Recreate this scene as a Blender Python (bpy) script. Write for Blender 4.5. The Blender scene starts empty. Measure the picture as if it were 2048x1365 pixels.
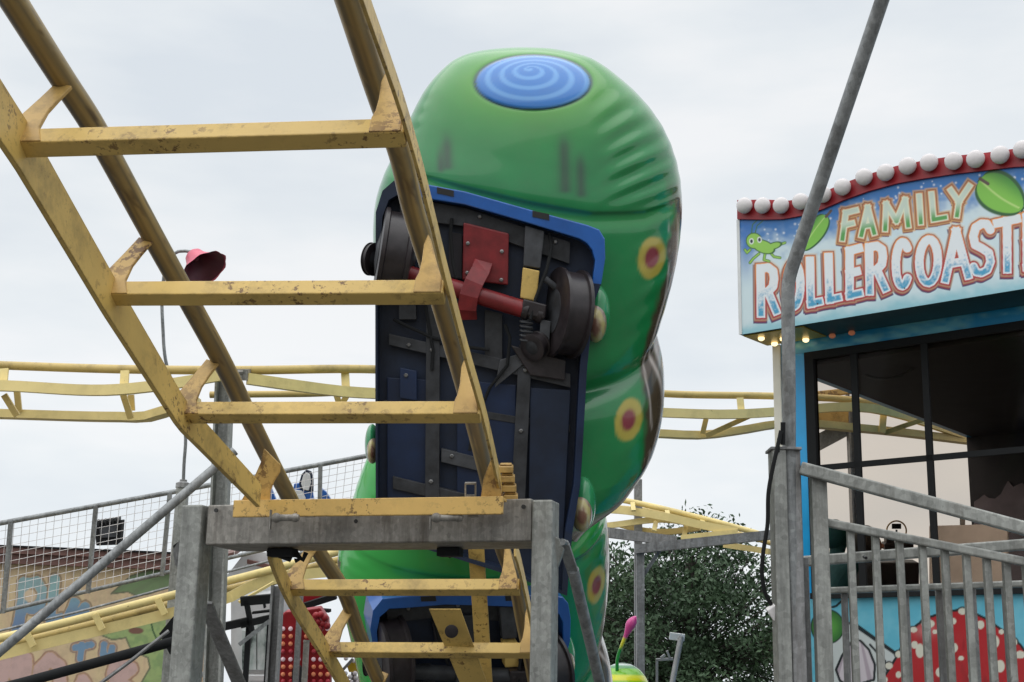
import bpy, math, random
import numpy as np
from mathutils import Vector, Matrix
random.seed(7); rng = np.random.default_rng(7)
R = math.radians
scn = bpy.context.scene
COL = scn.collection
# ------------------------------------------------------------------ camera
F_PX = 2770.0; PITCH = R(14.0); ROLL = 0.02
CAM = np.array([0.0, 0.0, 1.6])
Fw = np.array([0, math.cos(PITCH), math.sin(PITCH)])
R0 = np.array([1.0, 0, 0]); U0 = np.array([0, -math.sin(PITCH), math.cos(PITCH)])
Rt = math.cos(ROLL)*R0 + math.sin(ROLL)*U0
Up = math.cos(ROLL)*U0 - math.sin(ROLL)*R0
cd = bpy.data.cameras.new('camera'); cam = bpy.data.objects.new('camera', cd); COL.objects.link(cam)
cd.sensor_width = 36; cd.lens = 36*F_PX/2048; cd.clip_start = 0.05; cd.clip_end = 3000
cam.matrix_world = Matrix(((Rt[0], Up[0], -Fw[0], CAM[0]), (Rt[1], Up[1], -Fw[1], CAM[1]), (Rt[2], Up[2], -Fw[2], CAM[2]), (0, 0, 0, 1)))
scn.camera = cam
def ray(px, py): return Fw + Rt*((px-1024)/F_PX) - Up*((py-682.5)/F_PX)
def U(px, py, d): return CAM + ray(px, py)*d
def UY(px, py, y):
    r = ray(px, py); return CAM + r*(y/r[1])
def project(P):
    v = np.asarray(P) - CAM; d = v@Fw
    return 1024 + F_PX*(v@Rt)/d, 682.5 - F_PX*(v@Up)/d
def lin(c): c = c/255.0; return c/12.92 if c <= .04045 else ((c+.055)/1.055)**2.4
def S(r, g, b): return (lin(r), lin(g), lin(b))
# ------------------------------------------------------------------ node materials
def newmat(name):
    m = bpy.data.materials.new(name); m.use_nodes = True; nt = m.node_tree
    return m, nt, nt.nodes['Principled BSDF']
def N(nt, t, **k):
    n = nt.nodes.new(t)
    for a, v in k.items():
        if a in n.inputs.keys(): n.inputs[a].default_value = v
        else: setattr(n, a, v)
    return n
def noise(nt, scale, detail=5, rough=.6, stretch=None, seed=0.0):
    tc = N(nt, 'ShaderNodeTexCoord'); mp = N(nt, 'ShaderNodeMapping')
    mp.inputs['Location'].default_value = (seed, seed*1.7, seed*.3)
    if stretch: mp.inputs['Scale'].default_value = stretch
    nt.links.new(tc.outputs['Object'], mp.inputs['Vector'])
    n = N(nt, 'ShaderNodeTexNoise'); n.inputs['Scale'].default_value = scale
    n.inputs['Detail'].default_value = detail; n.inputs['Roughness'].default_value = rough
    nt.links.new(mp.outputs['Vector'], n.inputs['Vector']); return n.outputs['Fac']
def ramp(nt, src, stops):
    r = N(nt, 'ShaderNodeValToRGB'); el = r.color_ramp.elements
    while len(el) < len(stops): el.new(.5)
    for e, (p, c) in zip(el, stops):
        e.position = p; e.color = (c, c, c, 1) if not hasattr(c, '__len__') else (*c, 1)
    nt.links.new(src, r.inputs['Fac']); return r.outputs['Color']
def mix(nt, fac, a, b, mode='MIX'):
    m = N(nt, 'ShaderNodeMix'); m.data_type = 'RGBA'; m.blend_type = mode
    for i, v in ((0, fac), (6, a), (7, b)):
        if hasattr(v, 'is_linked') or hasattr(v, 'links'): nt.links.new(v, m.inputs[i])
        elif i == 0: m.inputs[0].default_value = v
        else: m.inputs[i].default_value = (*v, 1)
    return m.outputs[2]
def bump(nt, b, src, strength=.3, dist=.01):
    n = N(nt, 'ShaderNodeBump'); n.inputs['Strength'].default_value = strength; n.inputs['Distance'].default_value = dist
    nt.links.new(src, n.inputs['Height']); nt.links.new(n.outputs['Normal'], b.inputs['Normal'])
def plain(name, col, rough=.5, metal=0.0, var=.25, scale=6.0, coat=0.0):
    m, nt, b = newmat(name)
    f = noise(nt, scale); c2 = tuple(max(0, c*(1-var)) for c in col); c3 = tuple(min(1, c*(1+var*.6)) for c in col)
    nt.links.new(ramp(nt, f, [(.3, c2), (.7, c3)]), b.inputs['Base Color'])
    b.inputs['Roughness'].default_value = rough; b.inputs['Metallic'].default_value = metal
    b.inputs['Coat Weight'].default_value = coat
    return m
def worn_paint(name, col, dirt=S(70, 55, 35), rust=S(92, 58, 32), dirty=.55, speck=.62, rough=.45, edge=0):
    m, nt, b = newmat(name)
    c = ramp(nt, noise(nt, 3.0, 4), [(.3, tuple(x*.86 for x in col)), (.7, tuple(min(1, x*1.08) for x in col))])
    d1 = ramp(nt, noise(nt, 5.5, 8, .7, seed=3), [(.50, 0), (.72, dirty)])
    c = mix(nt, d1, c, tuple(.5*a+.5*q*.6 for a, q in zip(dirt, col)))
    d2 = ramp(nt, noise(nt, 34, 6, .7, seed=9), [(speck, 0), (speck+.045, .85)])
    gate = ramp(nt, noise(nt, 3.2, 3, .5, seed=5), [(.42, .0), (.6, 1)])
    mul = mix(nt, 1.0, d2, gate, 'MULTIPLY')
    c = mix(nt, mul, c, rust)
    if edge:
        bv = N(nt, 'ShaderNodeBevel'); bv.samples = 4; bv.inputs['Radius'].default_value = .011
        ge = N(nt, 'ShaderNodeNewGeometry'); dp = N(nt, 'ShaderNodeVectorMath'); dp.operation = 'DOT_PRODUCT'
        nt.links.new(bv.outputs[0], dp.inputs[0]); nt.links.new(ge.outputs['Normal'], dp.inputs[1])
        em = ramp(nt, dp.outputs['Value'], [(.80, edge), (.985, 0)])
        en = ramp(nt, noise(nt, 18, 6, .75, seed=14), [(.42, 0), (.58, 1)])
        c = mix(nt, mix(nt, 1.0, em, en, 'MULTIPLY'), c, tuple(.7*q+.3*a for q, a in zip(rust, dirt)))
    nt.links.new(c, b.inputs['Base Color'])
    b.inputs['Roughness'].default_value = rough
    bump(nt, b, noise(nt, 40, 5), .2, .004)
    return m
def galv(name, base=.27, streak=.5, tint=(1, 1.0, 1.0), metal=.35):
    m, nt, b = newmat(name)
    tc = N(nt, 'ShaderNodeTexCoord'); v = N(nt, 'ShaderNodeTexVoronoi'); v.inputs['Scale'].default_value = 55
    nt.links.new(tc.outputs['Object'], v.inputs['Vector'])
    sp = ramp(nt, v.outputs['Color'], [(0, .78), (1, 1.2)])
    f = noise(nt, 16, 8, .72, (1, 1, .10))
    lo = tuple(base*.55*t for t in tint); hi = tuple(base*1.3*t for t in tint)
    bl = ramp(nt, noise(nt, 5, 9, .78, seed=8), [(.36, .78), (.62, 1.22)]); c = mix(nt, 1.0, mix(nt, 1.0, ramp(nt, f, [(.3, lo), (.52, tuple(base*t for t in tint)), (.75, hi)]), sp, 'MULTIPLY'), bl, 'MULTIPLY')
    st = ramp(nt, noise(nt, 4.5, 8, .7, (3, 3, .35), 4), [(.52, 0), (.7, streak)])
    c = mix(nt, st, c, (.09, .075, .06))
    nt.links.new(c, b.inputs['Base Color'])
    b.inputs['Metallic'].default_value = metal; b.inputs['Roughness'].default_value = .5
    bump(nt, b, noise(nt, 60, 4), .08, .003)
    return m
def painted(name, rough=.35, coat=0.0, dirt=.12, spec=.5):
    m, nt, b = newmat(name); b.inputs['Specular IOR Level'].default_value = spec
    a = N(nt, 'ShaderNodeAttribute'); a.attribute_name = 'Col'
    d = ramp(nt, noise(nt, 9, 7, .7), [(.45, 0), (.8, dirt)])
    c = mix(nt, d, a.outputs['Color'], (.16, .14, .11))
    nt.links.new(c, b.inputs['Base Color'])
    b.inputs['Roughness'].default_value = rough; b.inputs['Coat Weight'].default_value = coat
    b.inputs['Coat Roughness'].default_value = .06
    return m
M = {}
M['yellow'] = worn_paint('worn_yellow_paint', S(213, 180, 102), dirty=.7, speck=.555, edge=.8)
M['rail'] = worn_paint('grimy_yellow_rail_paint', S(164, 144, 102), dirt=S(52, 44, 36), dirty=1.0, speck=.6, rough=.38)
M['plate'] = worn_paint('rusty_yellow_plate_paint', S(224, 184, 106), rust=S(60, 36, 22), dirty=.35, speck=.55, edge=.9)
M['gusset'] = worn_paint('rusty_gusset_paint', S(200, 164, 96), rust=S(92, 58, 34), dirty=.9, speck=.50, edge=.8)
M['yfar'] = worn_paint('pale_yellow_paint', S(238, 216, 146), dirty=.3, speck=.66)
M['yrailfar'] = worn_paint('dull_yellow_rail_paint', S(204, 178, 110), dirt=S(90, 74, 46), dirty=.8)
M['galv'] = galv('galvanised_steel', .285, .45, (1.0, 1.02, .95))
M['galvdark'] = galv('weathered_galvanised_steel', .24, .6)
M['galvpole'] = galv('galvanised_pipe', .28, .35, (.98, 1.02, 1.03))
M['galvwarm'] = galv('stained_galvanised_steel', .25, .85, (1.06, 1, .90))
M['black'] = plain('black_steel', (.007, .008, .009), .9)
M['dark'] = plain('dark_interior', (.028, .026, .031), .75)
M['rubber'] = plain('black_polyurethane', (.028, .022, .024), .38, var=.5, scale=14)
M['bolt'] = plain('bolt_steel', (.25, .25, .25), .35, .8)
M['boltdark'] = plain('dark_bolt', (.02, .02, .02), .5)
M['red'] = plain('red_oxide_paint', S(128, 34, 38), .4, var=.35, scale=12)
M['navy'] = plain('navy_fibreglass', (.009, .019, .046), .55, var=.5, scale=4)
M['navy2'] = plain('shaded_blue_fibreglass', (.006, .019, .060), .45, var=.4, scale=4)
M['blue'] = plain('bright_blue_gelcoat', S(34, 96, 176), .3, var=.2, scale=5, coat=.5)
M['chassis'] = plain('grimy_chassis_steel', (.038, .04, .045), .55, .1, var=.6, scale=10)
M['chassis2'] = plain('pale_chassis_steel', (.065, .068, .075), .5, .1, var=.5, scale=10)
M['hull'] = painted('glossy_green_hull_paint', .22, .5, .08, .35)
M['railart'] = painted('grimy_rail_paint', .42, 0, .3)
M['art'] = painted('printed_artwork', .4, .1, .05)
M['artold'] = painted('weathered_mural_paint', .75, 0, .35)
M['wallpanel'] = plain('mauve_grey_panel', (.16, .13, .15), .6)
M['tealdark'] = plain('dark_teal_board', (.015, .07, .09), .5)
M['cream'] = plain('cream_paint', S(225, 220, 205), .4, var=.1)
M['white'] = plain('white_paint', (.72, .73, .73), .4, var=.12)
M['redlamp'] = plain('red_painted_board', S(158, 28, 38), .4, var=.25)
M['skyblue'] = plain('bright_blue_booth_paint', S(20, 160, 222), .3, var=.3, scale=1.2, coat=.3)
M['pinkshade'] = plain('faded_red_lampshade', S(214, 92, 116), .4, var=.2)
M['maroon'] = plain('dark_maroon_lining', S(92, 30, 48), .5, var=.3)
M['brown'] = plain('brown_fascia', S(118, 84, 76), .6, var=.3, scale=3)
M['tan'] = plain('tan_render', S(205, 176, 140), .8, var=.2, scale=2)
M['greylight'] = plain('pale_grey_casing', (.85, .82, .82), .6, var=.15)
M['grey'] = plain('grey_sheet', (.3, .3, .3), .6, var=.25)
M['bark'] = plain('tree_bark', (.05, .042, .035), .9)
M['teal'] = plain('teal_fabric', (.008, .07, .08), .8)
M['blackcloth'] = plain('black_fabric', (.012, .014, .018), .85)
M['skin'] = plain('skin', S(170, 120, 98), .5, var=.1)
M['hair'] = plain('dark_hair', (.02, .015, .012), .6)
def leafmat():
    m, nt, b = newmat('tree_leaves')
    oi = ramp(nt, noise(nt, .9, 4), [(.3, (.020, .046, .018)), (.55, (.040, .082, .034)), (.8, (.075, .12, .052))])
    nt.links.new(oi, b.inputs['Base Color']); b.inputs['Roughness'].default_value = .65
    return m
M['leaf'] = leafmat()
def glassmat(name, tint, mixf=.1):
    m = bpy.data.materials.new(name); m.use_nodes = True; nt = m.node_tree; nt.nodes.clear()
    o = N(nt, 'ShaderNodeOutputMaterial'); t = N(nt, 'ShaderNodeBsdfTransparent'); t.inputs[0].default_value = (*tint, 1)
    g = N(nt, 'ShaderNodeBsdfGlossy'); g.inputs['Roughness'].default_value = .03
    lw = N(nt, 'ShaderNodeLayerWeight'); lw.inputs['Blend'].default_value = mixf
    mx = N(nt, 'ShaderNodeMixShader')
    nt.links.new(lw.outputs['Fresnel'], mx.inputs[0]); nt.links.new(t.outputs[0], mx.inputs[1]); nt.links.new(g.outputs[0], mx.inputs[2])
    nt.links.new(mx.outputs[0], o.inputs[0]); return m
M['glass'] = glassmat('warm_tinted_glass', (.86, .80, .74), .12)
def bulbmat():
    m, nt, b = newmat('clear_bulb_cap')
    b.inputs['Base Color'].default_value = (.70, .66, .66, 1); b.inputs['Roughness'].default_value = .15
    b.inputs['Transmission Weight'].default_value = .0; b.inputs['IOR'].default_value = 1.4
    bump(nt, b, noise(nt, 34, 3), .3, .008)
    return m
M['bulb'] = bulbmat()
def lit(name, col, s):
    m, nt, b = newmat(name); b.inputs['Base Color'].default_value = (*col, 1)
    b.inputs['Emission Color'].default_value = (*col, 1); b.inputs['Emission Strength'].default_value = s; return m
M['litwarm'] = lit('lit_warm_bulb', (1, .78, .42), 1.8)
M['litwhite'] = lit('lit_white_bulb', (.75, .55, .6), .18)
M['litorange'] = lit('lit_orange_bulb', (.7, .24, .12), .15)
M['litred'] = lit('lit_red_bulb', (.45, .04, .06), .06)
M['yellowgold'] = plain('gold_reflector', S(190, 160, 40), .3, .3)
# ------------------------------------------------------------------ mesh builder
class MB:
    def __init__(s): s.v = []; s.f = []; s.c = None
    def add(s, vs, fs):
        o = len(s.v); s.v += [tuple(map(float, p)) for p in vs]; s.f += [tuple(i+o for i in f) for f in fs]; return s
    def box(s, c, ax, ay, az):
        c, ax, ay, az = map(np.asarray, (c, ax, ay, az))
        vs = [c+i*ax+j*ay+k*az for k in (-1, 1) for j in (-1, 1) for i in (-1, 1)]
        return s.add(vs, [(0, 2, 3, 1), (4, 5, 7, 6), (0, 1, 5, 4), (2, 6, 7, 3), (0, 4, 6, 2), (1, 3, 7, 5)])
    def bar(s, p0, p1, w, h, up=(0, 0, 1)):
        p0, p1 = np.asarray(p0, float), np.asarray(p1, float); t = p1-p0; L = np.linalg.norm(t); t /= L
        x = np.cross(t, up); x /= np.linalg.norm(x); n = np.cross(x, t)
        return s.box((p0+p1)/2, x*w/2, t*L/2, n*h/2)
    def sweep(s, pts, prof, up=(0, 0, 1), ups=None, caps=True, sc=None):
        """prof: list of (x,n) ring; swept along pts"""
        pts = [np.asarray(p, float) for p in pts]; n_ = len(prof); vs = []
        for i, p in enumerate(pts):
            a = pts[max(i-1, 0)]; b = pts[min(i+1, len(pts)-1)]; t = b-a; t = t/np.linalg.norm(t)
            u = np.asarray(ups[i] if ups else up, float); x = np.cross(t, u); x /= np.linalg.norm(x); n = np.cross(x, t)
            k_ = sc[i] if sc is not None else 1.0; vs += [p+x*q[0]+n*q[1]*k_ for q in prof]
        fs = []
        for i in range(len(pts)-1):
            for j in range(n_):
                k = (j+1) % n_; fs.append((i*n_+j, i*n_+k, (i+1)*n_+k, (i+1)*n_+j))
        if caps: fs.append(tuple(range(n_))[::-1]); fs.append(tuple((len(pts)-1)*n_+j for j in range(n_)))
        return s.add(vs, fs)
    def tube(s, pts, r, seg=12, up=None):
        pts = [np.asarray(p, float) for p in pts]
        t = pts[-1]-pts[0]
        if up is None: up = (0, 0, 1) if abs(t[2]) < .9*np.linalg.norm(t) else (0, 1, 0.01)
        return s.sweep(pts, [(r*math.cos(2*math.pi*i/seg), r*math.sin(2*math.pi*i/seg)) for i in range(seg)], up)
    def lathe(s, c, axis, prof, seg=28):
        """prof: list of (axial, radius)"""
        c = np.asarray(c, float); a = np.asarray(axis, float); a /= np.linalg.norm(a)
        x = np.cross(a, (0, 0, 1) if abs(a[2]) < .9 else (1, 0, 0)); x /= np.linalg.norm(x); y = np.cross(a, x)
        vs = [c+a*h+(x*math.cos(2*math.pi*i/seg)+y*math.sin(2*math.pi*i/seg))*r for h, r in prof for i in range(seg)]
        fs = [(k*seg+i, k*seg+(i+1) % seg, (k+1)*seg+(i+1) % seg, (k+1)*seg+i) for k in range(len(prof)-1) for i in range(seg)]
        fs += [tuple(range(seg))[::-1], tuple((len(prof)-1)*seg+i for i in range(seg))]
        return s.add(vs, fs)
    def ball(s, c, rx, ry, rz, axes=None, nu=14, nv=9):
        c = np.asarray(c, float); A = axes or ((1, 0, 0), (0, 1, 0), (0, 0, 1)); A = [np.asarray(q, float) for q in A]
        vs = []
        for j in range(1, nv):
            t = math.pi*j/nv
            for i in range(nu):
                p = 2*math.pi*i/nu
                vs.append(c+A[0]*rx*math.sin(t)*math.cos(p)+A[1]*ry*math.sin(t)*math.sin(p)+A[2]*rz*math.cos(t))
        vs += [c+A[2]*rz, c-A[2]*rz]; n = len(vs)
        fs = [(j*nu+i, j*nu+(i+1) % nu, (j+1)*nu+(i+1) % nu, (j+1)*nu+i) for j in range(nv-2) for i in range(nu)]
        fs += [(n-2, (i+1) % nu, i) for i in range(nu)] + [(n-1, (nv-2)*nu+i, (nv-2)*nu+(i+1) % nu) for i in range(nu)]
        return s.add(vs, fs)
    def prism(s, pts, off):
        pts = [np.asarray(p, float) for p in pts]; off = np.asarray(off, float); n = len(pts)
        vs = pts+[p+off for p in pts]
        return s.add(vs, [tuple(range(n)), tuple(range(2*n-1, n-1, -1))]+[(i, i+n, (i+1) % n+n, (i+1) % n) for i in range(n)])
    def build(s, name, mat, parent=None, smooth=False, bevel=0, colors=None):
        me = bpy.data.meshes.new(name)
        o = bpy.data.objects.new(name, me); COL.objects.link(o)
        off = np.zeros(3); p = parent
        while p is not None: off = off+np.array(p.location); p = p.parent
        loc = np.zeros(3)
        if parent is None:
            a = np.array(s.v); loc = np.array([a[:, 0].mean(), a[:, 1].mean(), a[:, 2].min()]); off = loc
        me.from_pydata((np.array(s.v)-off).tolist(), [], s.f); me.update()
        import bmesh
        bm = bmesh.new(); bm.from_mesh(me); bmesh.ops.recalc_face_normals(bm, faces=bm.faces); bm.to_mesh(me); bm.free()
        o.location = loc
        if parent is not None: o.parent = parent
        me.materials.append(M[mat] if isinstance(mat, str) else mat)
        if smooth:
            me.polygons.foreach_set('use_smooth', [True]*len(me.polygons))
            if smooth != 'all':
                me.set_sharp_from_angle(angle=R(40))
        if colors is not None:
            ca = me.color_attributes.new('Col', 'FLOAT_COLOR', 'POINT')
            a = np.ones((len(s.v), 4), dtype=np.float32); a[:, :3] = colors
            ca.data.foreach_set('color', a.ravel())
        if bevel:
            b = o.modifiers.new('bevel', 'BEVEL'); b.width = bevel; b.segments = 2; b.limit_method = 'ANGLE'; b.angle_limit = R(50)
            b.harden_normals = False
        return o
def tag(o, label, cat, group=None, kind=None):
    if label: o['label'] = label
    if cat: o['category'] = cat
    if group: o['group'] = group
    if kind: o['kind'] = kind
    return o
def thing(name, loc, label, cat, group=None):
    o = bpy.data.objects.new(name, None); COL.objects.link(o); o.location = tuple(map(float, loc)); o.empty_display_size = .1
    return tag(o, label, cat, group)
def interp(x, xs, ys):
    """catmull-rom through (xs, ys); xs increasing"""
    xs = np.asarray(xs, float); ys = np.asarray(ys, float); m = np.gradient(ys, xs)
    x = np.asarray(x, float); i = np.clip(np.searchsorted(xs, x)-1, 0, len(xs)-2)
    h = xs[i+1]-xs[i]; t = np.clip((x-xs[i])/h, 0, 1); t2 = t*t; t3 = t2*t
    return (2*t3-3*t2+1)*ys[i]+(t3-2*t2+t)*h*m[i]+(-2*t3+3*t2)*ys[i+1]+(t3-t2)*h*m[i+1]
def vnoise(x, y, seed=0):
    """cheap smooth value noise, numpy"""
    g = np.random.default_rng(seed).random((64, 64))
    xi = np.floor(x).astype(int); yi = np.floor(y).astype(int); fx = x-xi; fy = y-yi
    fx = fx*fx*(3-2*fx); fy = fy*fy*(3-2*fy)
    a = g[xi % 64, yi % 64]; b = g[(xi+1) % 64, yi % 64]; c = g[xi % 64, (yi+1) % 64]; d = g[(xi+1) % 64, (yi+1) % 64]
    return (a*(1-fx)+b*fx)*(1-fy)+(c*(1-fx)+d*fx)*fy
def fbm(x, y, seed=0): return .5*vnoise(x, y, seed)+.3*vnoise(x*2.1, y*2.1, seed+1)+.2*vnoise(x*4.3, y*4.3, seed+2)
def sstep(a, b, x): t = np.clip((x-a)/(b-a), 0, 1); return t*t*(3-2*t)
def segd(X, Y, pts):
    d = np.full(X.shape, 1e9)
    for (x0, y0), (x1, y1) in zip(pts[:-1], pts[1:]):
        dx, dy = x1-x0, y1-y0; L = dx*dx+dy*dy+1e-9
        t = np.clip(((X-x0)*dx+(Y-y0)*dy)/L, 0, 1)
        d = np.minimum(d, np.hypot(X-x0-t*dx, Y-y0-t*dy))
    return d
def segq(X, Y, pts):
    d = np.full(X.shape, 1e9); n = len(pts)-1
    for (x0, y0), (x1, y1) in zip(pts[:-1], pts[1:]):
        dx, dy = x1-x0, y1-y0; L = math.hypot(dx, dy)+1e-9; dx /= L; dy /= L
        t = (X-x0)*dx+(Y-y0)*dy; p = np.abs(-(X-x0)*dy+(Y-y0)*dx); a = np.maximum(np.maximum(-t, t-L), 0)
        dd = np.where(a > 0, np.maximum(a, p)*.93+.07*np.hypot(a, p), p) if L > 9 else np.hypot(a, p)
        d = np.minimum(d, dd)
    return d
def inpoly(X, Y, P):
    ins = np.zeros(X.shape, bool); n = len(P)
    for i in range(n):
        x0, y0 = P[i]; x1, y1 = P[(i+1) % n]
        if y0 == y1: continue
        c = ((y0 > Y) != (y1 > Y)) & (X < (x1-x0)*(Y-y0)/(y1-y0)+x0); ins ^= c
    return ins
def lay(C, mask, col):
    mask = np.clip(mask, 0, 1)[:, None]; return C*(1-mask)+np.array(col)*mask if not isinstance(col, np.ndarray) else C*(1-mask)+col*mask
# ------------------------------------------------------------------ near track
DT = ([-300, 0, 275, 585, 825, 1012, 1172, 1297, 1420, 1560], [2.75, 3.27, 3.79, 4.43, 4.97, 5.70, 6.44, 6.86, 7.35, 7.9])
DR = ([-300, -100, 135, 445, 695, 893, 1062, 1192, 1330, 1480], [2.95, 3.42, 3.93, 4.57, 5.10, 5.83, 6.57, 6.99, 7.45, 8.0])
def dT(y): return float(np.interp(y, *DT))
def dR(y): return float(np.interp(y, *DR))
def path(ctrl, df, n=40):
    ys = [c[1] for c in ctrl]; xs = [c[0] for c in ctrl]; yy = np.linspace(ys[0], ys[-1], n)
    xx = interp(yy, ys, xs)
    return [U(float(x), float(y), df(y)) for x, y in zip(xx, yy)]
trk = thing('coaster_track', (-0.5, 5.0, 1.6), 'grimy yellow ladder style track rising overhead from the top of the grey steel support frame', 'track', 'yellow coaster tracks')
LS = [(-140, -60), (-75, 100), (0, 242), (58, 320), (125, 430), (203, 550), (281, 680), (370, 822), (480, 955), (522, 1040), (548, 1116), (575, 1180), (642, 1290), (700, 1390), (745, 1480)]
RS = [(645, -250), (730, 0), (808, 226), (826, 287), (893, 554), (931, 700), (966, 824), (1003, 988), (1018, 1060), (1036, 1116), (1050, 1176), (1072, 1290), (1092, 1390), (1110, 1480)]
LR = [(-140, -270), (25, 0), (120, 150), (185, 250), (218, 310), (310, 480), (382, 610), (455, 745), (505, 850), (560, 960), (640, 1108), (684, 1176), (718, 1268), (758, 1365), (800, 1460)]
RR = [(610, -270), (697, 0), (771, 226), (797, 297), (824, 410), (867, 554), (900, 667), (936, 798), (981, 980), (1007, 1104), (1029, 1160), (1045, 1240), (1059, 1310), (1075, 1400)]
nrm = np.array([0, .47, .88])
web = [(-.009, -.052), (.009, -.052), (.009, .052), (-.009, .052)]
LSP = [(-110, 60), (48, 300), (215, 588), (362, 828), (476, 948), (518, 992)]
def lpath(ctrl, ya, yb, n=60):
    ys = [c[1] for c in ctrl]; xs_ = [c[0] for c in ctrl]; yy = np.linspace(ya, yb, n)
    return yy, [U(float(np.interp(y, ys, xs_)), float(y), dT(y)) for y in yy]
def bpath(ctrl, ya, yb, n=40):
    ys = [c[1] for c in ctrl]; xs_ = [c[0] for c in ctrl]; yy = np.linspace(ya, yb, n)
    return yy, [U(float(interp(y, ys, xs_)), float(y), dT(y)) for y in yy]
for (yy, P_), wk in ((lpath(LSP, 60, 992), 1), (bpath(LS, 1096, 1480), 1), (bpath(RS, -250, 990), .6), (bpath(RS, 1096, 1480), .6)):
    hk = np.interp(yy, [0, 600, 990, 1096], [1.5, 1.4, .98, 1.0]) if wk == 1 else np.interp(yy, [0, 990], [.62, .8])
    MB().sweep(P_, [(q[0]*wk, q[1]) for q in web], nrm, sc=hk).build('side_beam', 'yellow', trk, bevel=.002)
for ctrl in (LR, RR):
    P = path(ctrl, dR, 160); m = MB().tube(P, .037, 28, nrm); n_ = 28
    ii, jj = np.meshgrid(np.arange(160), np.arange(n_), indexing='ij'); ang = jj/n_*2*np.pi
    g1 = fbm(ii/9.0, jj*0+3.3, 71); g2 = fbm(ii/3.0, jj/1.6, 73); g3 = fbm(ii/30.0, jj/2.2, 75)
    CC = np.tile(np.array(S(176, 150, 94)), (160*n_, 1))
    CC = lay(CC, (sstep(.3, .7, g3)*.65).ravel(), S(112, 98, 72))
    for a0, wd_, st_, col in ((-1.95, .30, .95, S(58, 56, 54)), (-1.45, .16, .5, S(84, 70, 52)), (-.75, .14, .6, S(70, 62, 52)), (-2.7, .2, .45, S(78, 68, 52)), (1.5, .5, .8, S(60, 58, 56))):
        dd = np.abs((ang-(a0+.25*(g1-.5))+np.pi) % (2*np.pi)-np.pi)
        CC = lay(CC, (st_*np.exp(-(dd/wd_)**2)*sstep(.18, .55, .6*g1+.5*g2)).ravel(), col)
    CC = lay(CC, (sstep(.62, .78, g2)*.7).ravel(), S(82, 62, 44))
    m.build('rail', 'railart', trk, smooth=True, colors=CC)
TIES = [(26, 288, 812, 266), (206, 588, 890, 585), (352, 826, 962, 825), (575, 1176, 1040, 1175), (650, 1300, 1080, 1302), (725, 1425, 1120, 1428), (-250, -60, 700, -95)]
def tie_end(x, y): return U(x, y, dT(y))
for i, (x0, y0, x1, y1) in enumerate(TIES):
    yb = (y0+y1)/2; a = tie_end(x0, yb); b = tie_end(x1, yb)
    a = U(x0, y0, dT(yb)*1.012); b = U(x1, y1, dT(yb)*.99)
    t = b-a; t /= np.linalg.norm(t)
    f = np.cross(t, nrm); f = f/np.linalg.norm(f)      # along-track direction
    n2 = np.cross(t, f); n2 /= np.linalg.norm(n2)
    if n2[2] < 0: n2 = -n2
    if f[1] > 0: f = -f
    MB().box((a+b)/2, t*np.linalg.norm(b-a)/2, f*.028, n2*.030).build('cross_tie', 'yellow', trk, bevel=.004)
    # gussets, left and right
    for side, p in ((1, a), (-1, b)):
        k = t*side
        if side == 1: pl = [(-.008, -.028), (-.006, .055), (.042, .160), (.072, .232), (.122, .212), (.100, .155), (.082, .10), (.076, .034), (.096, -.028)]
        else: pl = [(.008, -.028), (.095, -.028), (.094, .03), (.086, .06), (.082, .11), (.083, .19), (.074, .235), (.062, .21), (.034, .11), (.010, .03)]
        pts = [p+k*q[0]+n2*q[1]+f*.028 for q in pl]
        pts = [q_+f*.004 for q_ in pts]; MB().prism(pts, -f*.012).build('gusset', 'gusset', trk, bevel=.002)
# plate bolted on the gate (tie D)
yb = 1015; a = U(470, 1019, 5.70); b = U(1008, 1012, 5.42)
t = (b-a)/np.linalg.norm(b-a); f = np.cross(t, (0, 0, 1)); f /= np.linalg.norm(f); f = f if f[1] < 0 else -f
zz = np.array([0, 0, 1.0]); gate_t, gate_f = t, f
MB().box((a+b)/2+f*.012, t*np.linalg.norm(b-a)/2, f*.008, zz*.035).build('end_plate', 'plate', trk, bevel=.003)
MB().box((a+b)/2-f*.03+zz*.028, t*np.linalg.norm(b-a)/2*.99, f*.033, zz*.006).build('end_flange', 'plate', trk, bevel=.002)
pl = [(470, 1000), (515, 955), (500, 935), (520, 940), (540, 900), (570, 905), (560, 935), (552, 952), (536, 972), (533, 1000)]
MB().prism([U(x, y, 5.72) for x, y in [(484, 1004), (500, 975), (512, 952), (524, 925), (530, 898), (562, 930), (561, 945), (550, 962), (542, 982), (541, 1004)]], f*.012).build('gusset', 'gusset', trk, bevel=.002)
MB().prism([U(x, y, 5.48) for x, y in [(962, 1003), (968, 960), (985, 915), (1000, 960), (1008, 1003)]], f*.012).build('gusset', 'gusset', trk, bevel=.002)
# inner yellow guide plates below the gate
g = MB(); q = [U(858, 1219, 6.75), U(921, 1219, 6.72), U(976, 1372, 6.95), U(922, 1372, 6.98)]
hc = U(903, 1263, 6.74)
g.prism(q, np.array([0, .012, .004])); g.build('guide_plate', 'yellow', trk, bevel=.003)
MB().lathe(hc, (0, -1, -.25), [(0, .030), (.003, .033), (.005, .028), (.0052, .005)], 20).build('bolt_hole', 'rubber', trk, smooth=True)
MB().bar(U(951, 1075, 7.35), U(972, 1400, 7.75), .085, .05, (0, 1, 0)).build('centre_beam', 'yellow', trk, bevel=.004)
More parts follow.
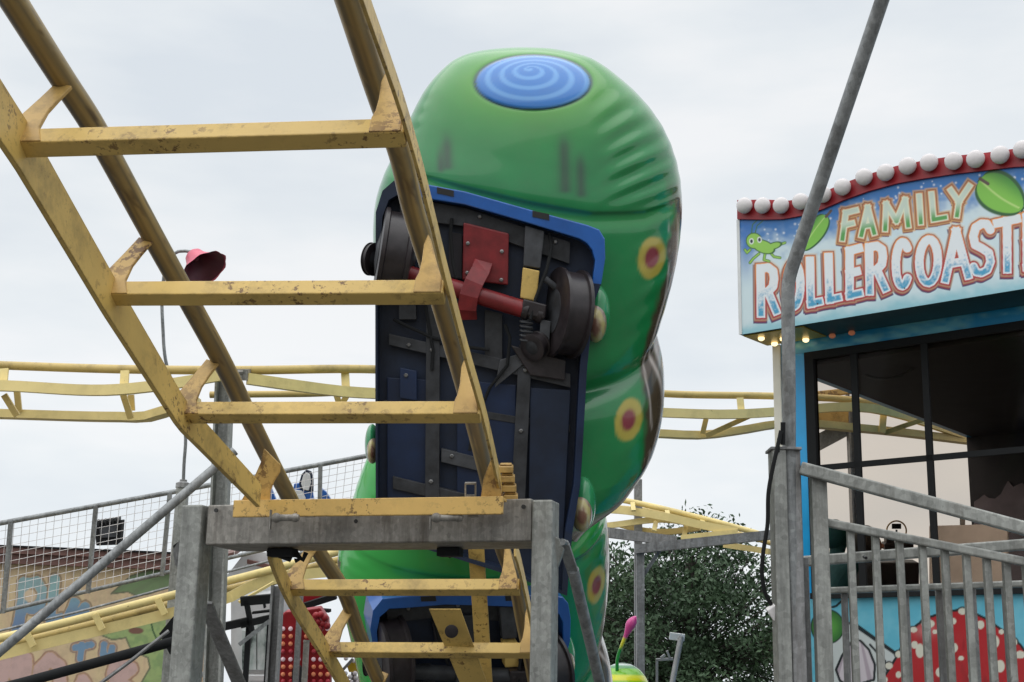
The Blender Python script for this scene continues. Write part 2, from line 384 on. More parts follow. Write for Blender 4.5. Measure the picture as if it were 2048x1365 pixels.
# clamp fittings on the right rail near the gate
c = MB()
for k in range(4):
    p0 = U(1012+k*3, 938+k*19, 5.62); c.box(p0, Rt*.030, Up*.0135, Fw*.045); c.box(p0+Up*.018, Rt*.024, Up*.004, Fw*.03)
c.build('rail_clamp', 'gusset', trk, bevel=.004)
bx = MB()
for (x0, y0, x1, y1) in ((930, 967, 952, 967), (930, 992, 952, 992), (931, 967, 931, 992), (951, 967, 951, 992)):
    bx.bar(U(x0, y0, 5.6), U(x1, y1, 5.6), .006, .05, Fw)
bx.build('box_bracket', 'galvwarm', trk)
# ------------------------------------------------------------------ gate / support frame
def ground_to(p): q = np.array(p, float); q[2] = 0; return q
gL = U(385, 1010, 5.95); gR = U(1085, 1000, 5.50)
gt = gR-gL; gt[2] = 0; gt /= np.linalg.norm(gt); gf = np.array([gt[1], -gt[0], 0])      # faces the camera
gate = thing('support_frame', ground_to((gL+gR)/2), 'grey galvanised steel goal shaped frame carrying the yellow track end plate', 'support frame')
def post(p, w, dp, name, mat, parent, top=None, t=gt, f=gf, bev=.008):
    p = np.array(p, float); return MB().box((p[0], p[1], p[2]/2), np.array(t)*w/2, np.array(f)*dp/2, (0, 0, p[2]/2)).build(name, mat, parent, bevel=bev)
# U-channel like posts
pl_ = post(gL-gf*.05, .10, .11, 'post', 'galv', gate); pr_ = post(gR-gf*.05, .085, .11, 'post', 'galv', gate)
bz = .085; bc = (U(412, 1046, 5.92)+U(1062, 1044, 5.5))/2
bl = np.linalg.norm(U(1062, 1044, 5.5)-U(412, 1046, 5.92))
MB().box(bc-gf*.155, gt*bl/2, gf*.15, (0, 0, bz)).build('beam', 'galvwarm', gate, bevel=.006)
bo = MB()
for (x, y) in ((432, 1021), (422, 1080), (1047, 1014), (1043, 1072), (712, 1043)):
    k = (x-412)/650; bo.lathe(U(x, y, 5.92+(5.5-5.92)*k)-gf*.004, gf, [(0, .009), (.006, .009)], 10)
bo.build('bolt', 'boltdark', gate)
for (xa, xb) in ((545, 598), (865, 925)):
    cl = MB()
    da = 5.62-(xa-545)*.0004
    cl.tube([U(xa, 1036, da-.03), U(xb, 1036, da-.04)], .014, 12); cl.ball(U(xa+8, 1036, da-.035), .022, .02, .02); cl.ball(U(xb-8, 1036, da-.035), .02, .02, .018)
    cl.box(U(xa-4, 1040, da-.02), gt*.003, gf*.006, (0, 0, .04))
    cl.box(U(xb+22, 1033, da-.02), gt*.02, gf*.006, (0, 0, .004))
    cl.build('clamp', 'galvwarm', gate, smooth=True)
cb = MB()
for k, pts in enumerate(([(535, 1100), (560, 1112), (580, 1120), (583, 1108)], [(575, 1102), (596, 1112), (606, 1120), (612, 1106)], [(885, 1100), (900, 1112), (915, 1104)], [(590, 1102), (600, 1118), (590, 1122)])):
    cb = MB(); cb.tube([U(x, y, 5.95) for x, y in pts], .011, 8); cb.build('cable', 'black', gate, smooth=True)
for q_, l_ in ((U(565, 1106, 5.95), .06), (U(900, 1105, 5.8), .05)): MB().box(q_, gt*l_, gf*.03, (0, 0, .018)).build('junction_box', 'black', gate, bevel=.004)
# side braces
b1 = MB(); b1.prism([U(x, y, 5.52) for x, y in ((1106, 1072), (1120, 1078), (1130, 1100), (1118, 1135), (1106, 1142))], gf*.02)
b1.build('brace_lug', 'galv', gate, bevel=.003)
b2 = MB(); b2.bar(U(1128, 1090, 5.55), U(1148, 1150, 5.63), .012, .045, gt); b2.tube([U(1146, 1140, 5.62), U(1203, 1380, 6.05), U(1222, 1460, 6.2)], .024, 14)
b2.lathe(U(1128, 1086, 5.53), gf, [(-.03, .014), (.03, .014)], 12); b2.build('brace', 'galvpole', gate, smooth=True)
MB().bar(U(410, 1205, 6.05), U(492, 1400, 6.6), .015, .07, gt).build('brace', 'galvdark', gate, bevel=.003)
b4 = MB(); b4.prism([U(x, y, 6.05) for x, y in ((346, 1100), (358, 1082), (360, 1142), (350, 1130))], -gf*.03); b4.build('brace_lug', 'galvdark', gate)
# long diagonal tube left
tag(MB().tube([U(-140, 1422, 6.0), U(0, 1303, 6.05), U(437, 930, 6.5), U(470, 902, 6.53)], .0215, 16).build('brace_tube', 'galvpole', None, smooth=True),
    'long grey round tube running diagonally up in front of the wire mesh railing', 'brace tube')
# ------------------------------------------------------------------ worm car
D0 = 7.5; PX = D0/F_PX
def Q(px, py, w): return U(px, py, D0)+Fw*w
def QS(px, py, w):      # pixel kept where it is although the point lies w deeper
    return U(px, py, D0+w)
car = thing('coaster_car', Q(960, 1120, 0), 'green caterpillar coaster car standing on end, dark underside and blue swirl nose showing', 'coaster car', 'green caterpillar coaster cars')
ysL = [95, 97, 101, 107, 118, 140, 180, 220, 300, 350, 400, 500, 600, 800, 1000, 1100, 1180]
xsL = [1050, 1000, 965, 938, 912, 884, 850, 828, 792, 768, 752, 746, 750, 752, 755, 757, 770]
ysR = [95, 97, 101, 107, 115, 128, 150, 200, 250, 300, 350, 400, 450, 500, 550, 600, 640, 668, 690, 725, 770, 820, 870, 920, 960, 1000, 1040, 1065, 1090, 1120, 1180]
xsR = [1050, 1098, 1125, 1152, 1178, 1202, 1232, 1286, 1323, 1346, 1359, 1364, 1363, 1357, 1347, 1333, 1320, 1310, 1316, 1325, 1329, 1326, 1315, 1295, 1272, 1245, 1200, 1170, 1150, 1140, 1125]
def sq(y): return np.sqrt(np.maximum(np.asarray(y, float)-95, 0))
nr, nc = 430, 256
tt = np.linspace(0, 1, nr)**1.35
yf = 95.2+tt*(1180-95.2)
BD = .50
th = np.linspace(0, 2*math.pi, nc, endpoint=False)
YF, TH = np.meshgrid(yf, th, indexing='ij')
e = 2/2.25
cs = np.sign(np.cos(TH))*np.abs(np.cos(TH))**e; sn = np.sign(np.sin(TH))*np.abs(np.sin(TH))**e
wrel = 1-sn
off = np.interp(YF, [95, 250, 410, 600, 795, 1000, 1180], [0, 8, 24, 80, 125, 120, 95])
YS = np.maximum(YF-off, 95.2)
xl = interp(sq(YS), sq(ysL), xsL); xr = interp(sq(YS), sq(ysR), xsR)
Y = YF-off*np.minimum(wrel, 1.6)-np.clip(YF-1000, 0, None)*.55*np.clip(sn, 0, 1)
cx = (xl+xr)/2; a = (xr-xl)/2
dy = np.clip((YF-95)/330, 0, 1); bprof = np.sqrt(np.maximum(1-(1-dy)**2.0, 0))**.95
endf = np.clip((1180-YF)/90, 0.02, 1); bprof = bprof*np.sqrt(1-(1-endf)**2)
YC = np.interp(cs, [-1, -.7, 0, .4, .75, 1], [335, 355, 402, 424, 428, 412])
bprof = bprof*(1+.024*sstep(-75, -8, YF-YC)*(1-sstep(0, 10, YF-YC)))*(1-.03*np.exp(-((YF-YC-20)/16)**2)-.19*np.exp(-(np.abs(YF-795)/26)**1.5))
a = a*(1+0*a)
# wrinkles moulded on the flanks
YW = YF+70*(1-sn)*np.sign(1)
wr = .012*np.sin((YF+150*(cs-.4)-60*(cs-.4)**2)/40*2*math.pi)*sstep(.42, .75, cs)*sstep(150, 230, YF)*(1-sstep(385, 430, YF))+.005*np.sin(YF/30*2*math.pi)*sstep(.85, .97, -cs)*sstep(150, 230, YF)*(1-sstep(385, 430, YF))
wr += .003*np.sin((YF+90*cs)/52*2*math.pi)*sstep(.6, .9, np.abs(cs))*sstep(440, 500, YF)
Xp = cx+(a+wr*60/ .2*.12)*cs
W = BD-(BD*bprof+wr)*sn
# disc bulge
u_ = (Xp-1066)/114; v_ = (Y-165)/54; rr = np.hypot(u_, v_); front = sn > 0
bul = np.where(front, np.clip(1-rr**2, 0, 1)**.5*.03, 0)
W = W-bul-np.where(front, -.006*np.exp(-((rr-1.03)/.05)**2), 0)
P3 = np.empty(YF.shape+(3,))
depth = D0+W
for k in range(3): P3[..., k] = CAM[k]+(Fw[k]+Rt[k]*(Xp-1024)/F_PX-Up[k]*(Y-682.5)/F_PX)*depth
# correct wrong perspective on back half: shrink back rows so that the body is a straight solid
hm = MB(); hm.v = [tuple(p) for p in P3.reshape(-1, 3)]
hm.f = [(i*nc+j, i*nc+(j+1) % nc, (i+1)*nc+(j+1) % nc, (i+1)*nc+j) for i in range(nr-1) for j in range(nc)]
hm.f += [tuple(range(nc))[::-1], tuple((nr-1)*nc+j for j in range(nc))]
X1, Y1 = Xp.ravel(), Y.ravel(); fr = front.ravel(); wv = wrel.ravel(); yfv = YF.ravel(); csv = cs.ravel()
C = np.tile(np.array((.013, .215, .062)), (len(X1), 1))
nz = fbm(X1/60, Y1/60, 3)
C = C*(0.85+.3*nz[:, None])
u_ = (X1-1066)/114; v_ = (Y1-165)/54; rr = np.hypot(u_, v_)
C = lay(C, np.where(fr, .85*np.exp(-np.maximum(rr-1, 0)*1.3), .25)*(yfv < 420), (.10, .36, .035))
# darker strokes on the right flank, then pale and dark lines along the creases
st = sstep(.2, .9, np.sin((Y1+.55*(X1-1180))/34*2*math.pi*.8+3*nz))*sstep(1150, 1230, X1)*(yfv < 430)*sstep(.1, .6, nz)
C = lay(C, .16*st, (.012, .13, .04))
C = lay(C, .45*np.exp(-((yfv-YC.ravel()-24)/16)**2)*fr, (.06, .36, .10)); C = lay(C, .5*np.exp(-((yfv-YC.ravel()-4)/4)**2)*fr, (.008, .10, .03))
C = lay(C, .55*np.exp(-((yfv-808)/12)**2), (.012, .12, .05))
# dark vertical streaks on the nose
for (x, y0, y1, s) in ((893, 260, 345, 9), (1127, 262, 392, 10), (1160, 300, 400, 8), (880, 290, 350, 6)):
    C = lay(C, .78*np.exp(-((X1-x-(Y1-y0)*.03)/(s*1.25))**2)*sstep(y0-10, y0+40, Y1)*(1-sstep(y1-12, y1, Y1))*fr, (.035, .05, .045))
# swirl disc
th_ = np.arctan2((Y1-137)/54, (X1-1060)/114)
ddx, ddy = np.cos(th_), np.sin(th_)
# ray from spiral centre to unit circle around disc centre
ox, oy = (1060-1066)/114, (137-165)/54
bq = ox*ddx+oy*ddy; cq = ox*ox+oy*oy-1; tb = -bq+np.sqrt(np.maximum(bq*bq-cq, 0))
rho = np.hypot((X1-1060)/114, (Y1-137)/54)/tb
sp = np.cos(2*math.pi*(rho**.85*4.2-th_/(2*math.pi)))
blue = np.array((.035, .20, .58))[None]*(1-0)+np.zeros((len(X1), 3)); light = np.array((.22, .50, .86))
sb = sstep(-.2, 1.0, sp)[:, None]*.5
bc_ = blue*(1-sb)+light*sb
C = np.where((fr & (rr < 1))[:, None], bc_, C)
C = lay(C, fr*np.exp(-((rr-1.02)/.035)**2)*.95, (.006, .05, .08))
# maroon flank band, saddle and painted reflections; pale lines are painted highlights
right = (csv > 0)
edge = (Xp/1.0).ravel(); sil = xr.ravel()
band = sstep(30, 14, (sil-edge)+22*(nz-.5)*2)*right*sstep(335, 420, Y1)*(1) if False else (1-sstep(16+8*sstep(520, 620, Y1), 28+10*sstep(520, 620, Y1), (sil-edge)+40*(fbm(X1/26, Y1/70, 9)-.5)))*right*sstep(330, 430, Y1)
back = (wv > 1)
band = np.maximum(band, back*sstep(330, 400, Y1)*.95)
C = lay(C, band*.85, (.085, .03, .03))
ln = (np.exp(-(((sil-edge)-10-6*np.sin(Y1/46))/2.4)**2)+.8*np.exp(-(((sil-edge)-21-7*np.sin(Y1/61+1))/1.7)**2)*sstep(.4, .6, fbm(X1/30, Y1/40, 13)))*right*(~back)*sstep(420, 480, Y1)
C = lay(C, ln*.8, (.62, .55, .5))
C = lay(C, np.exp(-(((sil-edge)-1)/2)**2)*right*sstep(560, 640, Y1)*.7, (.7, .68, .66))
# round eye spots
for (x, y, rx, ry) in ((1304, 515, 29, 46), (1257, 840, 29, 45), (1240, 1135, 24, 40)):
    xx_, yy_ = (X1-x)*.97+(Y1-y)*.24, -(X1-x)*.24+(Y1-y)*.97; sp_ = np.hypot(xx_/rx, yy_/ry)*(1+.06*np.sin(6*nz)); ok = right & (~back)
    C = lay(C, (1-sstep(.82, 1.02, sp_))*ok, (.46, .38, .07))
    C = lay(C, (1-sstep(.36, .60, sp_))*ok, (.24, .035, .05))
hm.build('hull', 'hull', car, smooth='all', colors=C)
# underside tray
OUT = [(757, 430), (770, 388), (795, 366), (844, 373), (931, 389), (1063, 426), (1172, 455), (1195, 464), (1206, 482), (1207, 520), (1199, 571), (1184, 610), (1171, 740), (1163, 887), (1158, 966), (1142, 1061), (1132, 1182), (1030, 1145), (918, 1110), (860, 1092), (757, 1080), (756, 760), (756, 600)]
INN = [(770, 440), (782, 406), (804, 393), (844, 401), (931, 415), (1059, 452), (1156, 482), (1171, 491), (1181, 504), (1187, 525), (1181, 569), (1167, 607), (1156, 740), (1149, 887), (1145, 962), (1128, 1055), (1122, 1172), (1030, 1137), (920, 1103), (862, 1086), (761, 1074), (760, 760), (760, 600)]
def strip(idx, mat, nm, bv):
    m = MB(); n = len(idx)
    for (P_, w_) in ((OUT, .10), (OUT, -.15), (INN, -.15), (INN, .02)): m.v += [tuple(Q(*P_[i], w_)) for i in idx]
    for i in range(n-1):
        for k in range(3): m.f.append((k*n+i, k*n+i+1, (k+1)*n+i+1, (k+1)*n+i))
    return m.build(nm, mat, car, bevel=bv)
strip(list(range(2, 11)), 'blue', 'tray_rim', .006)
strip(list(range(10, 16)), 'navy2', 'tray_side', .004)  # same blue rim; shading of its oblique side put into the colour
strip(list(range(15, len(OUT)))+[0, 1, 2], 'navy', 'tray_side', 0)
MB().prism([Q(x, y, -.022) for x, y in INN], Fw*.03).build('floor_pan', 'navy', car)
for (x, y) in ((893, 390), (1080, 436)):
    sl = MB(); sl.prism([Q(x-16+a_, y+b_+c_, -.151) for a_, b_, c_ in ((0, -7, -2), (33, -7, 5), (33, 5, 5), (0, 5, -2))], -Fw*.003)
    sl.build('rim_slot', 'boltdark', car)
def qprism(pts, w0, w1, name, mat, bev=.003, parent=None): return MB().prism([Q(x, y, w1) for x, y in pts], Fw*(w0-w1)).build(name, mat, parent or car, bevel=bev)
qprism([(800, 395), (935, 420), (1140, 486), (1138, 530), (930, 455), (802, 440)], -.03, -.07, 'crossmember', 'chassis')
qprism([(776, 755), (776, 1070), (860, 1085), (860, 760)], -.02, -.055, 'floor_box', 'navy2')
qprism([(915, 760), (915, 1060), (1028, 1075), (1032, 770)], -.02, -.055, 'floor_box', 'navy2')
qprism([(1060, 775), (1056, 1080), (1125, 1090), (1140, 780)], -.02, -.075, 'floor_box', 'navy')
qprism([(803, 735), (836, 742), (836, 800), (803, 795)], -.05, -.10, 'bracket_box', 'navy2')
qprism([(1038, 690), (1064, 692), (1046, 1080), (1018, 1078)], -.02, -.09, 'chassis_rail', 'chassis')
qprism([(855, 560), (882, 565), (880, 1000), (852, 1000)], -.02, -.09, 'chassis_rail', 'chassis')
qprism([(884, 895), (1022, 930), (1022, 955), (884, 922)], -.02, -.08, 'crossmember', 'chassis2')
qprism([(788, 950), (930, 985), (930, 1008), (788, 975)], -.02, -.08, 'crossmember', 'chassis')
qprism([(780, 668), (1140, 748), (1140, 775), (780, 690)], -.02, -.085, 'crossmember', 'chassis')
qprism([(800, 540), (830, 545), (835, 640), (800, 640)], -.02, -.08, 'bracket_box', 'chassis')
qprism([(898, 465), (925, 470), (925, 560), (898, 555)], -.03, -.05, 'rim_slot', 'dark')
qprism([(970, 620), (1005, 628), (1005, 730), (970, 722)], -.02, -.08, 'bracket_box', 'chassis')
qprism([(1000, 720), (1060, 700), (1066, 712), (990, 775)], -.08, -.1, 'strut', 'chassis2')
# red bogie
qprism([(928, 448), (1018, 470), (1016, 572), (926, 562)], -.05, -.10, 'coupling_plate', 'red', .008)
cb = MB()
for (x, y) in ((937, 490), (1004, 506), (936, 548), (1003, 562)): cb.lathe(Q(x, y, -.098), -Fw, [(0, .011), (.012, .011), (.014, .006)], 6)
cb.build('bolt', 'bolt', car)
ax0, ax1 = Q(800, 545, -.13), Q(1052, 622, -.15)
MB().tube([ax0, ax1], .047, 24).build('axle_tube', 'red', car, smooth=True)
axd = (ax1-ax0)/np.linalg.norm(ax1-ax0)
MB().sweep([Q(968, 526, -.11), Q(962, 545, -.155), Q(950, 568, -.19), Q(940, 595, -.20), Q(936, 622, -.185), Q(937, 640, -.14)], [(-.05, -.006), (.05, -.006), (.05, .006), (-.05, .006)], -axd*0+np.cross(axd, Up)).build('strap_bracket', 'red', car, bevel=.003)
MB().lathe(Q(1045, 620, -.15), axd, [(0, .05), (.02, .055), (.03, .055), (.04, .045), (.08, .045), (.085, .05), (.11, .05), (.12, .02)], 20).build('axle_end', 'rubber', car, smooth=True)
def wheel(c, r, wd, axis, nm='wheel'):
    o = MB().lathe(c, axis, [(-wd/2, r*.55), (-wd/2, r*.9), (-wd*.46, r), (-wd*.34, r), (-wd*.30, r*.93), (wd*.30, r*.93), (wd*.34, r), (wd*.46, r), (wd/2, r*.9), (wd/2, r*.55)], 44).build(nm, 'rubber', car, smooth=True)
    s = MB().lathe(c, axis, [(-wd*.6, r*.16), (-wd*.6, r*.24), (-wd*.52, r*.5), (wd*.52, r*.5), (wd*.6, r*.24), (wd*.68, r*.2), (wd*.68, r*.1)], 24); s.build('hub', 'chassis', o, smooth=True)
    return o
wax = Rt*.93-Up*.12+Fw*.30
wheel(Q(1130, 628, -.12), .24, .15, wax)
wheel(Q(792, 512, -.10), .245, .17, Rt*.95-Up*.15+Fw*.12)
wheel(Q(1070, 692, -.16), .075, .07, Rt*.55+Up*.3+Fw*.7, 'guide_wheel')
wheel(Q(746, 520, -.05), .09, .03, Rt*.96-Up*.12-Fw*.5, 'guide_wheel')
qprism([(1050, 455), (1088, 466), (1080, 540), (1046, 535)], -.06, -.12, 'bogie_arm', 'chassis2', .006)
qprism([(1045, 538), (1078, 545), (1072, 605), (1040, 598)], -.07, -.15, 'yellow_block', 'yellow', .006)
qprism([(1020, 690), (1130, 720), (1128, 760), (1060, 750)], -.07, -.12, 'bogie_arm', 'rubber', .006)
MB().tube([Q(1088, 560, -.15), Q(1120, 585, -.12)], .018, 12).build('axle_pin', 'chassis2', car, smooth=True)
for pts in ([(820, 470, -.08), (850, 520, -.12), (842, 600, -.1), (870, 660, -.1), (866, 740, -.1)], [(1098, 470, -.09), (1106, 520, -.13), (1080, 560, -.16), (1060, 640, -.2)], [(1010, 650, -.12), (1030, 700, -.13), (1000, 760, -.11), (960, 790, -.08), (940, 900, -.08)], [(790, 640, -.07), (830, 660, -.1), (900, 690, -.1), (980, 700, -.12)], [(905, 440, -.08), (900, 500, -.10), (915, 560, -.13)]):
    P_ = [Q(*p_) for p_ in pts]; P_ = [P_[0]]+[a_*.5+b_*.5 for a_, b_ in zip(P_[:-1], P_[1:])]+[P_[-1]]
    MB().tube(P_, .009, 8, Fw).build('hose', 'black', car, smooth=True)
for (x, y, w_) in ((866, 600, -.092), (866, 700, -.092), (866, 820, -.092), (864, 960, -.092), (1050, 740, -.092), (1042, 860, -.092), (1034, 1000, -.092), (850, 415, -.072), (960, 436, -.072), (1110, 486, -.072), (905, 910, -.082), (1000, 935, -.082), (820, 690, -.087), (930, 712, -.087), (1100, 752, -.087), (815, 750, -.102)):
    MB().lathe(Q(x, y, w_), -Fw, [(0, .012), (.009, .012), (.012, .008)], 6).build('bolt', 'bolt', car)
for k in range(5):
    MB().tube([Q(1052+3*math.cos(t_)*4, 640+k*9+8*t_/6.3, -.17+.012*math.sin(t_)) for t_ in np.linspace(0, 6.3, 9)], .006, 6, Fw).build('spring_coil', 'chassis2', car, smooth=True)
qprism([(840, 800), (1140, 850), (1140, 864), (840, 815)], -.02, -.06, 'crossmember', 'chassis')
qprism([(884, 975), (1022, 1005), (1022, 1022), (884, 994)], -.02, -.07, 'crossmember', 'chassis2')
qprism([(770, 800), (852, 815), (852, 826), (770, 812)], -.02, -.06, 'crossmember', 'chassis')
qprism([(1080, 640), (1100, 644), (1096, 700), (1076, 696)], -.1, -.18, 'bogie_arm', 'chassis2', .004)
qprism([(1046, 600), (1092, 612), (1088, 640), (1042, 630)], -.12, -.20, 'bogie_arm', 'rubber', .008)
# feet
def foot(x, y, rx, ry, s=1):
    b = MB(); b.ball(QS(x, y, .05), rx*PX, .12, ry*PX, (Rt, Fw, Up), 28, 20)
    Cf = np.tile(np.array((.03, .27, .10)), (len(b.v), 1)); fo = b.build('foot', 'hull', car, smooth='all', colors=Cf)
    b = MB(); b.ball(QS(x-s*rx*.12, y+ry*.30, .0), rx*.86*PX, .11, ry*.70*PX, (Rt, Fw, Up), 30, 22)
    A = np.array(b.v); pp = np.array([project(q_) for q_ in A]); ux = (pp[:, 0]-x+s*rx*.12)/rx; uy = (pp[:, 1]-y-ry*.45)/(ry*.7)
    n_ = fbm(pp[:, 0]/7, pp[:, 1]/9, 81); r_ = np.hypot(ux*1.2, uy)+.35*(n_-.5)
    Cf = np.tile(np.array((.46, .40, .17)), (len(A), 1)); Cf = lay(Cf, 1-sstep(.35, .6, r_), (.20, .10, .07)); Cf = lay(Cf, sstep(.55, .7, n_)*.5, (.5, .42, .3)); Cf = lay(Cf, sstep(.8, .95, r_)*.7, (.16, .09, .13))
    b.build('sole', 'hull', fo, smooth='all', colors=Cf)
foot(1194, 628, 27, 58); foot(1166, 1008, 26, 56); foot(744, 888, 14, 40, -1)
# rotate + copy for the second car (each part copied)
def copy_tree(o, parent=None):
    c = o.copy(); COL.objects.link(c); c.parent = parent
    for ch in list(o.children): copy_tree(ch, c)
    return c
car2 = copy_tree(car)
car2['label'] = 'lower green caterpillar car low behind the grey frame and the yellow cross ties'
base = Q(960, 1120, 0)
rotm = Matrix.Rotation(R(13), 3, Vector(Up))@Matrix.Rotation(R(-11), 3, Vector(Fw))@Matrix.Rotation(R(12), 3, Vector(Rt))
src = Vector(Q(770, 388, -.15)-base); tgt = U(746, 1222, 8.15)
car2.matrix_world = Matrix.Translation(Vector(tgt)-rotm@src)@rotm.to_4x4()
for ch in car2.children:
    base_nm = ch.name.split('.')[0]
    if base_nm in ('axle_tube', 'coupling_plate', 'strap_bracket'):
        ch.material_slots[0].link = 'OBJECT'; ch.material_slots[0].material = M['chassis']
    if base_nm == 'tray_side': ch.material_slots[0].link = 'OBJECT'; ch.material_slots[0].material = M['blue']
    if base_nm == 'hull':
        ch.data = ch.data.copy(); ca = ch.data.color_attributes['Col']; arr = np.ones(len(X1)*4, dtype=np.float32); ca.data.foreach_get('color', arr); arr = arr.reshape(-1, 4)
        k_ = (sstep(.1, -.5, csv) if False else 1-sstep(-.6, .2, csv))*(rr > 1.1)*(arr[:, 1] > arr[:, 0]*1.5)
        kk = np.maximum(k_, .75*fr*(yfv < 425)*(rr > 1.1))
        arr[:, :3] = arr[:, :3]*(1-kk[:, None])+np.array((.045, .42, .075))*kk[:, None]  # left side and nose brightened: skylight on the shell painted into its colour
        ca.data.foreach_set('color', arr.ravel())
# ------------------------------------------------------------------ distant tracks
def poly3(pts, n=0): return [U(x, y, d) for x, y, d in pts]
def smooth_path(pts, n=30):
    pts = np.array(pts, float); s = np.concatenate([[0], np.cumsum(np.linalg.norm(np.diff(pts[:, :2], axis=0), axis=1))])
    ss = np.linspace(0, s[-1], n); xs = interp(ss, s, pts[:, 0]); ys = interp(ss, s, pts[:, 1]); ds = np.interp(ss, s, pts[:, 2])
    return [U(x, y, d) for x, y, d in zip(xs, ys, ds)]
bt = thing('coaster_track', (0, 11, 2), 'high yellow triangular section track crossing the sky level behind the standing green car', 'track', 'yellow coaster tracks')
top = smooth_path([(-220, 722, 10.6), (0, 731, 10.3), (250, 739, 10.1), (480, 741, 10), (745, 739, 10.6), (1000, 755, 11.6), (1330, 788, 12.4), (1560, 793, 12.6), (1700, 800, 12.9), (1990, 862, 13.9)], 60)
MB().tube(top, .033, 12).build('rail', 'yrailfar', bt, smooth=True)
MB().tube(smooth_path([(420, 790, 10.5), (510, 789, 10.5), (620, 788, 10.8), (760, 783, 11.2), (1000, 800, 12)], 24), .026, 10).build('rail', 'yrailfar', bt, smooth=True)
MB().sweep(smooth_path([(-220, 770, 10.3), (0, 772, 10), (235, 780, 9.8), (345, 768, 9.8), (440, 752, 9.9)], 24), [(-.02, -.038), (.02, -.038), (.02, .038), (-.02, .038)]).build('side_beam', 'yfar', bt)
MB().sweep(smooth_path([(495, 758, 9.9), (600, 773, 10.1), (690, 784, 10.4), (760, 788, 10.6), (1000, 802, 11.5), (1330, 826, 12.2), (1470, 829, 12.3), (1560, 824, 12.4), (1720, 815, 12.6), (1960, 880, 13.6)], 40), [(-.02, -.04), (.02, -.04), (.02, .04), (-.02, .04)]).build('side_beam', 'yfar', bt)
MB().sweep(smooth_path([(-220, 824, 10.6), (0, 830, 10.4), (240, 836, 10.2), (290, 836, 10.2), (345, 820, 10.1), (400, 806, 10.1)], 24), [(-.05, -.026), (.05, -.026), (.05, .036), (-.05, .036)]).build('side_beam', 'yfar', bt)
MB().sweep(smooth_path([(1000, 850, 11.8), (1310, 868, 12.4), (1410, 871, 12.5), (1480, 862, 12.5), (1560, 849, 12.5), (1720, 858, 12.8), (1960, 885, 13.6)], 30), [(-.05, -.03), (.05, -.03), (.05, .035), (-.05, .035)]).build('side_beam', 'yfar', bt)
for (x0, y0, x1, y1, d) in ((9, 738, 6, 770, 10.1), (250, 742, 248, 778, 9.9), (690, 742, 692, 780, 10.5), (1480, 796, 1483, 826, 12.4), (1768, 818, 1764, 866, 12.9)):
    MB().bar(U(x0, y0, d), U(x1, y1, d-.05), .06, .02, Fw).build('strut', 'yfar', bt)
for (x0, y0, x1, y1, d) in ((8, 790, 34, 832, 10.1), (34, 783, 38, 822, 10.3), (246, 788, 262, 838, 10), (262, 790, 264, 822, 10.3), (672, 788, 680, 812, 10.6), (696, 788, 678, 818, 10.7), (1412, 838, 1405, 868, 12.4), (1500, 832, 1412, 872, 12.4), (1850, 838, 1768, 866, 12.9)):
    MB().bar(U(x0, y0, d), U(x1, y1, d), .045, .02, Fw).build('strut', 'yrailfar', bt)
ft = MB(); ft.box(U(485, 750, 9.95), Rt*.05, Up*.04, Fw*.06); ft.lathe(U(470, 745, 9.9), (1, 0, 0), [(0, .02), (.06, .02)], 8)
ft.build('rail_joint', 'galvwarm', bt)
# lower-left track
lt = thing('coaster_track', (-2, 10.8, 1.6), 'pale yellow track sloping up to the right in front of the painted building', 'track', 'yellow coaster tracks')
A_ = [(-220, 1324, 10.4), (0, 1277, 10.6), (360, 1187, 11), (520, 1146, 11.3), (700, 1098, 11.6), (820, 1070, 11.9)]
B_ = [(-220, 1372, 10.4), (0, 1310, 10.6), (360, 1222, 11), (452, 1198, 11.1), (520, 1165, 11.3), (600, 1150, 11.4), (700, 1140, 11.6), (820, 1112, 11.9)]
MB().tube(smooth_path(A_), .033, 12).build('rail', 'yfar', lt, smooth=True)
MB().tube(smooth_path([(x, y+16, d+.5) for x, y, d in A_]), .03, 10).build('rail', 'yrailfar', lt, smooth=True)
MB().tube(smooth_path([(x, y+27, d+.6) for x, y, d in A_]), .024, 10).build('brake_tube', 'yrailfar', lt, smooth=True)
MB().sweep(smooth_path(B_), [(-.012, -.042), (.012, -.042), (.012, .042), (-.012, .042)]).build('side_beam', 'yfar', lt)
MB().sweep(smooth_path([(x, y-9, d+.9) for x, y, d in B_]), [(-.04, -.02), (.04, -.02), (.04, .02), (-.04, .02)]).build('side_beam', 'yrailfar', lt)
for x in (52, 190, 315, 432, 700):
    ya = float(np.interp(x, [p[0] for p in A_], [p[1] for p in A_])); yb = float(np.interp(x+16, [p[0] for p in B_], [p[1] for p in B_]))
    d = float(np.interp(x, [p[0] for p in A_], [p[2] for p in A_]))
    MB().bar(U(x, ya, d-.03), U(x+15, yb, d-.05), .05, .02, Fw).build('strut', 'yfar', lt)
MB().bar(U(478, 1205, 11), U(548, 1165, 11.1), .02, .09, Fw).build('strut', 'yfar', lt)
tag(MB().tube(smooth_path([(-220, 1318, 10.9), (0, 1262, 11), (180, 1218, 11.3), (350, 1172, 11.5), (700, 1080, 11.8)]), .010, 8).build('conduit_pipe', 'galvpole', None, smooth=True), 'thin grey conduit running along the top of the pale yellow sloping track', 'conduit')
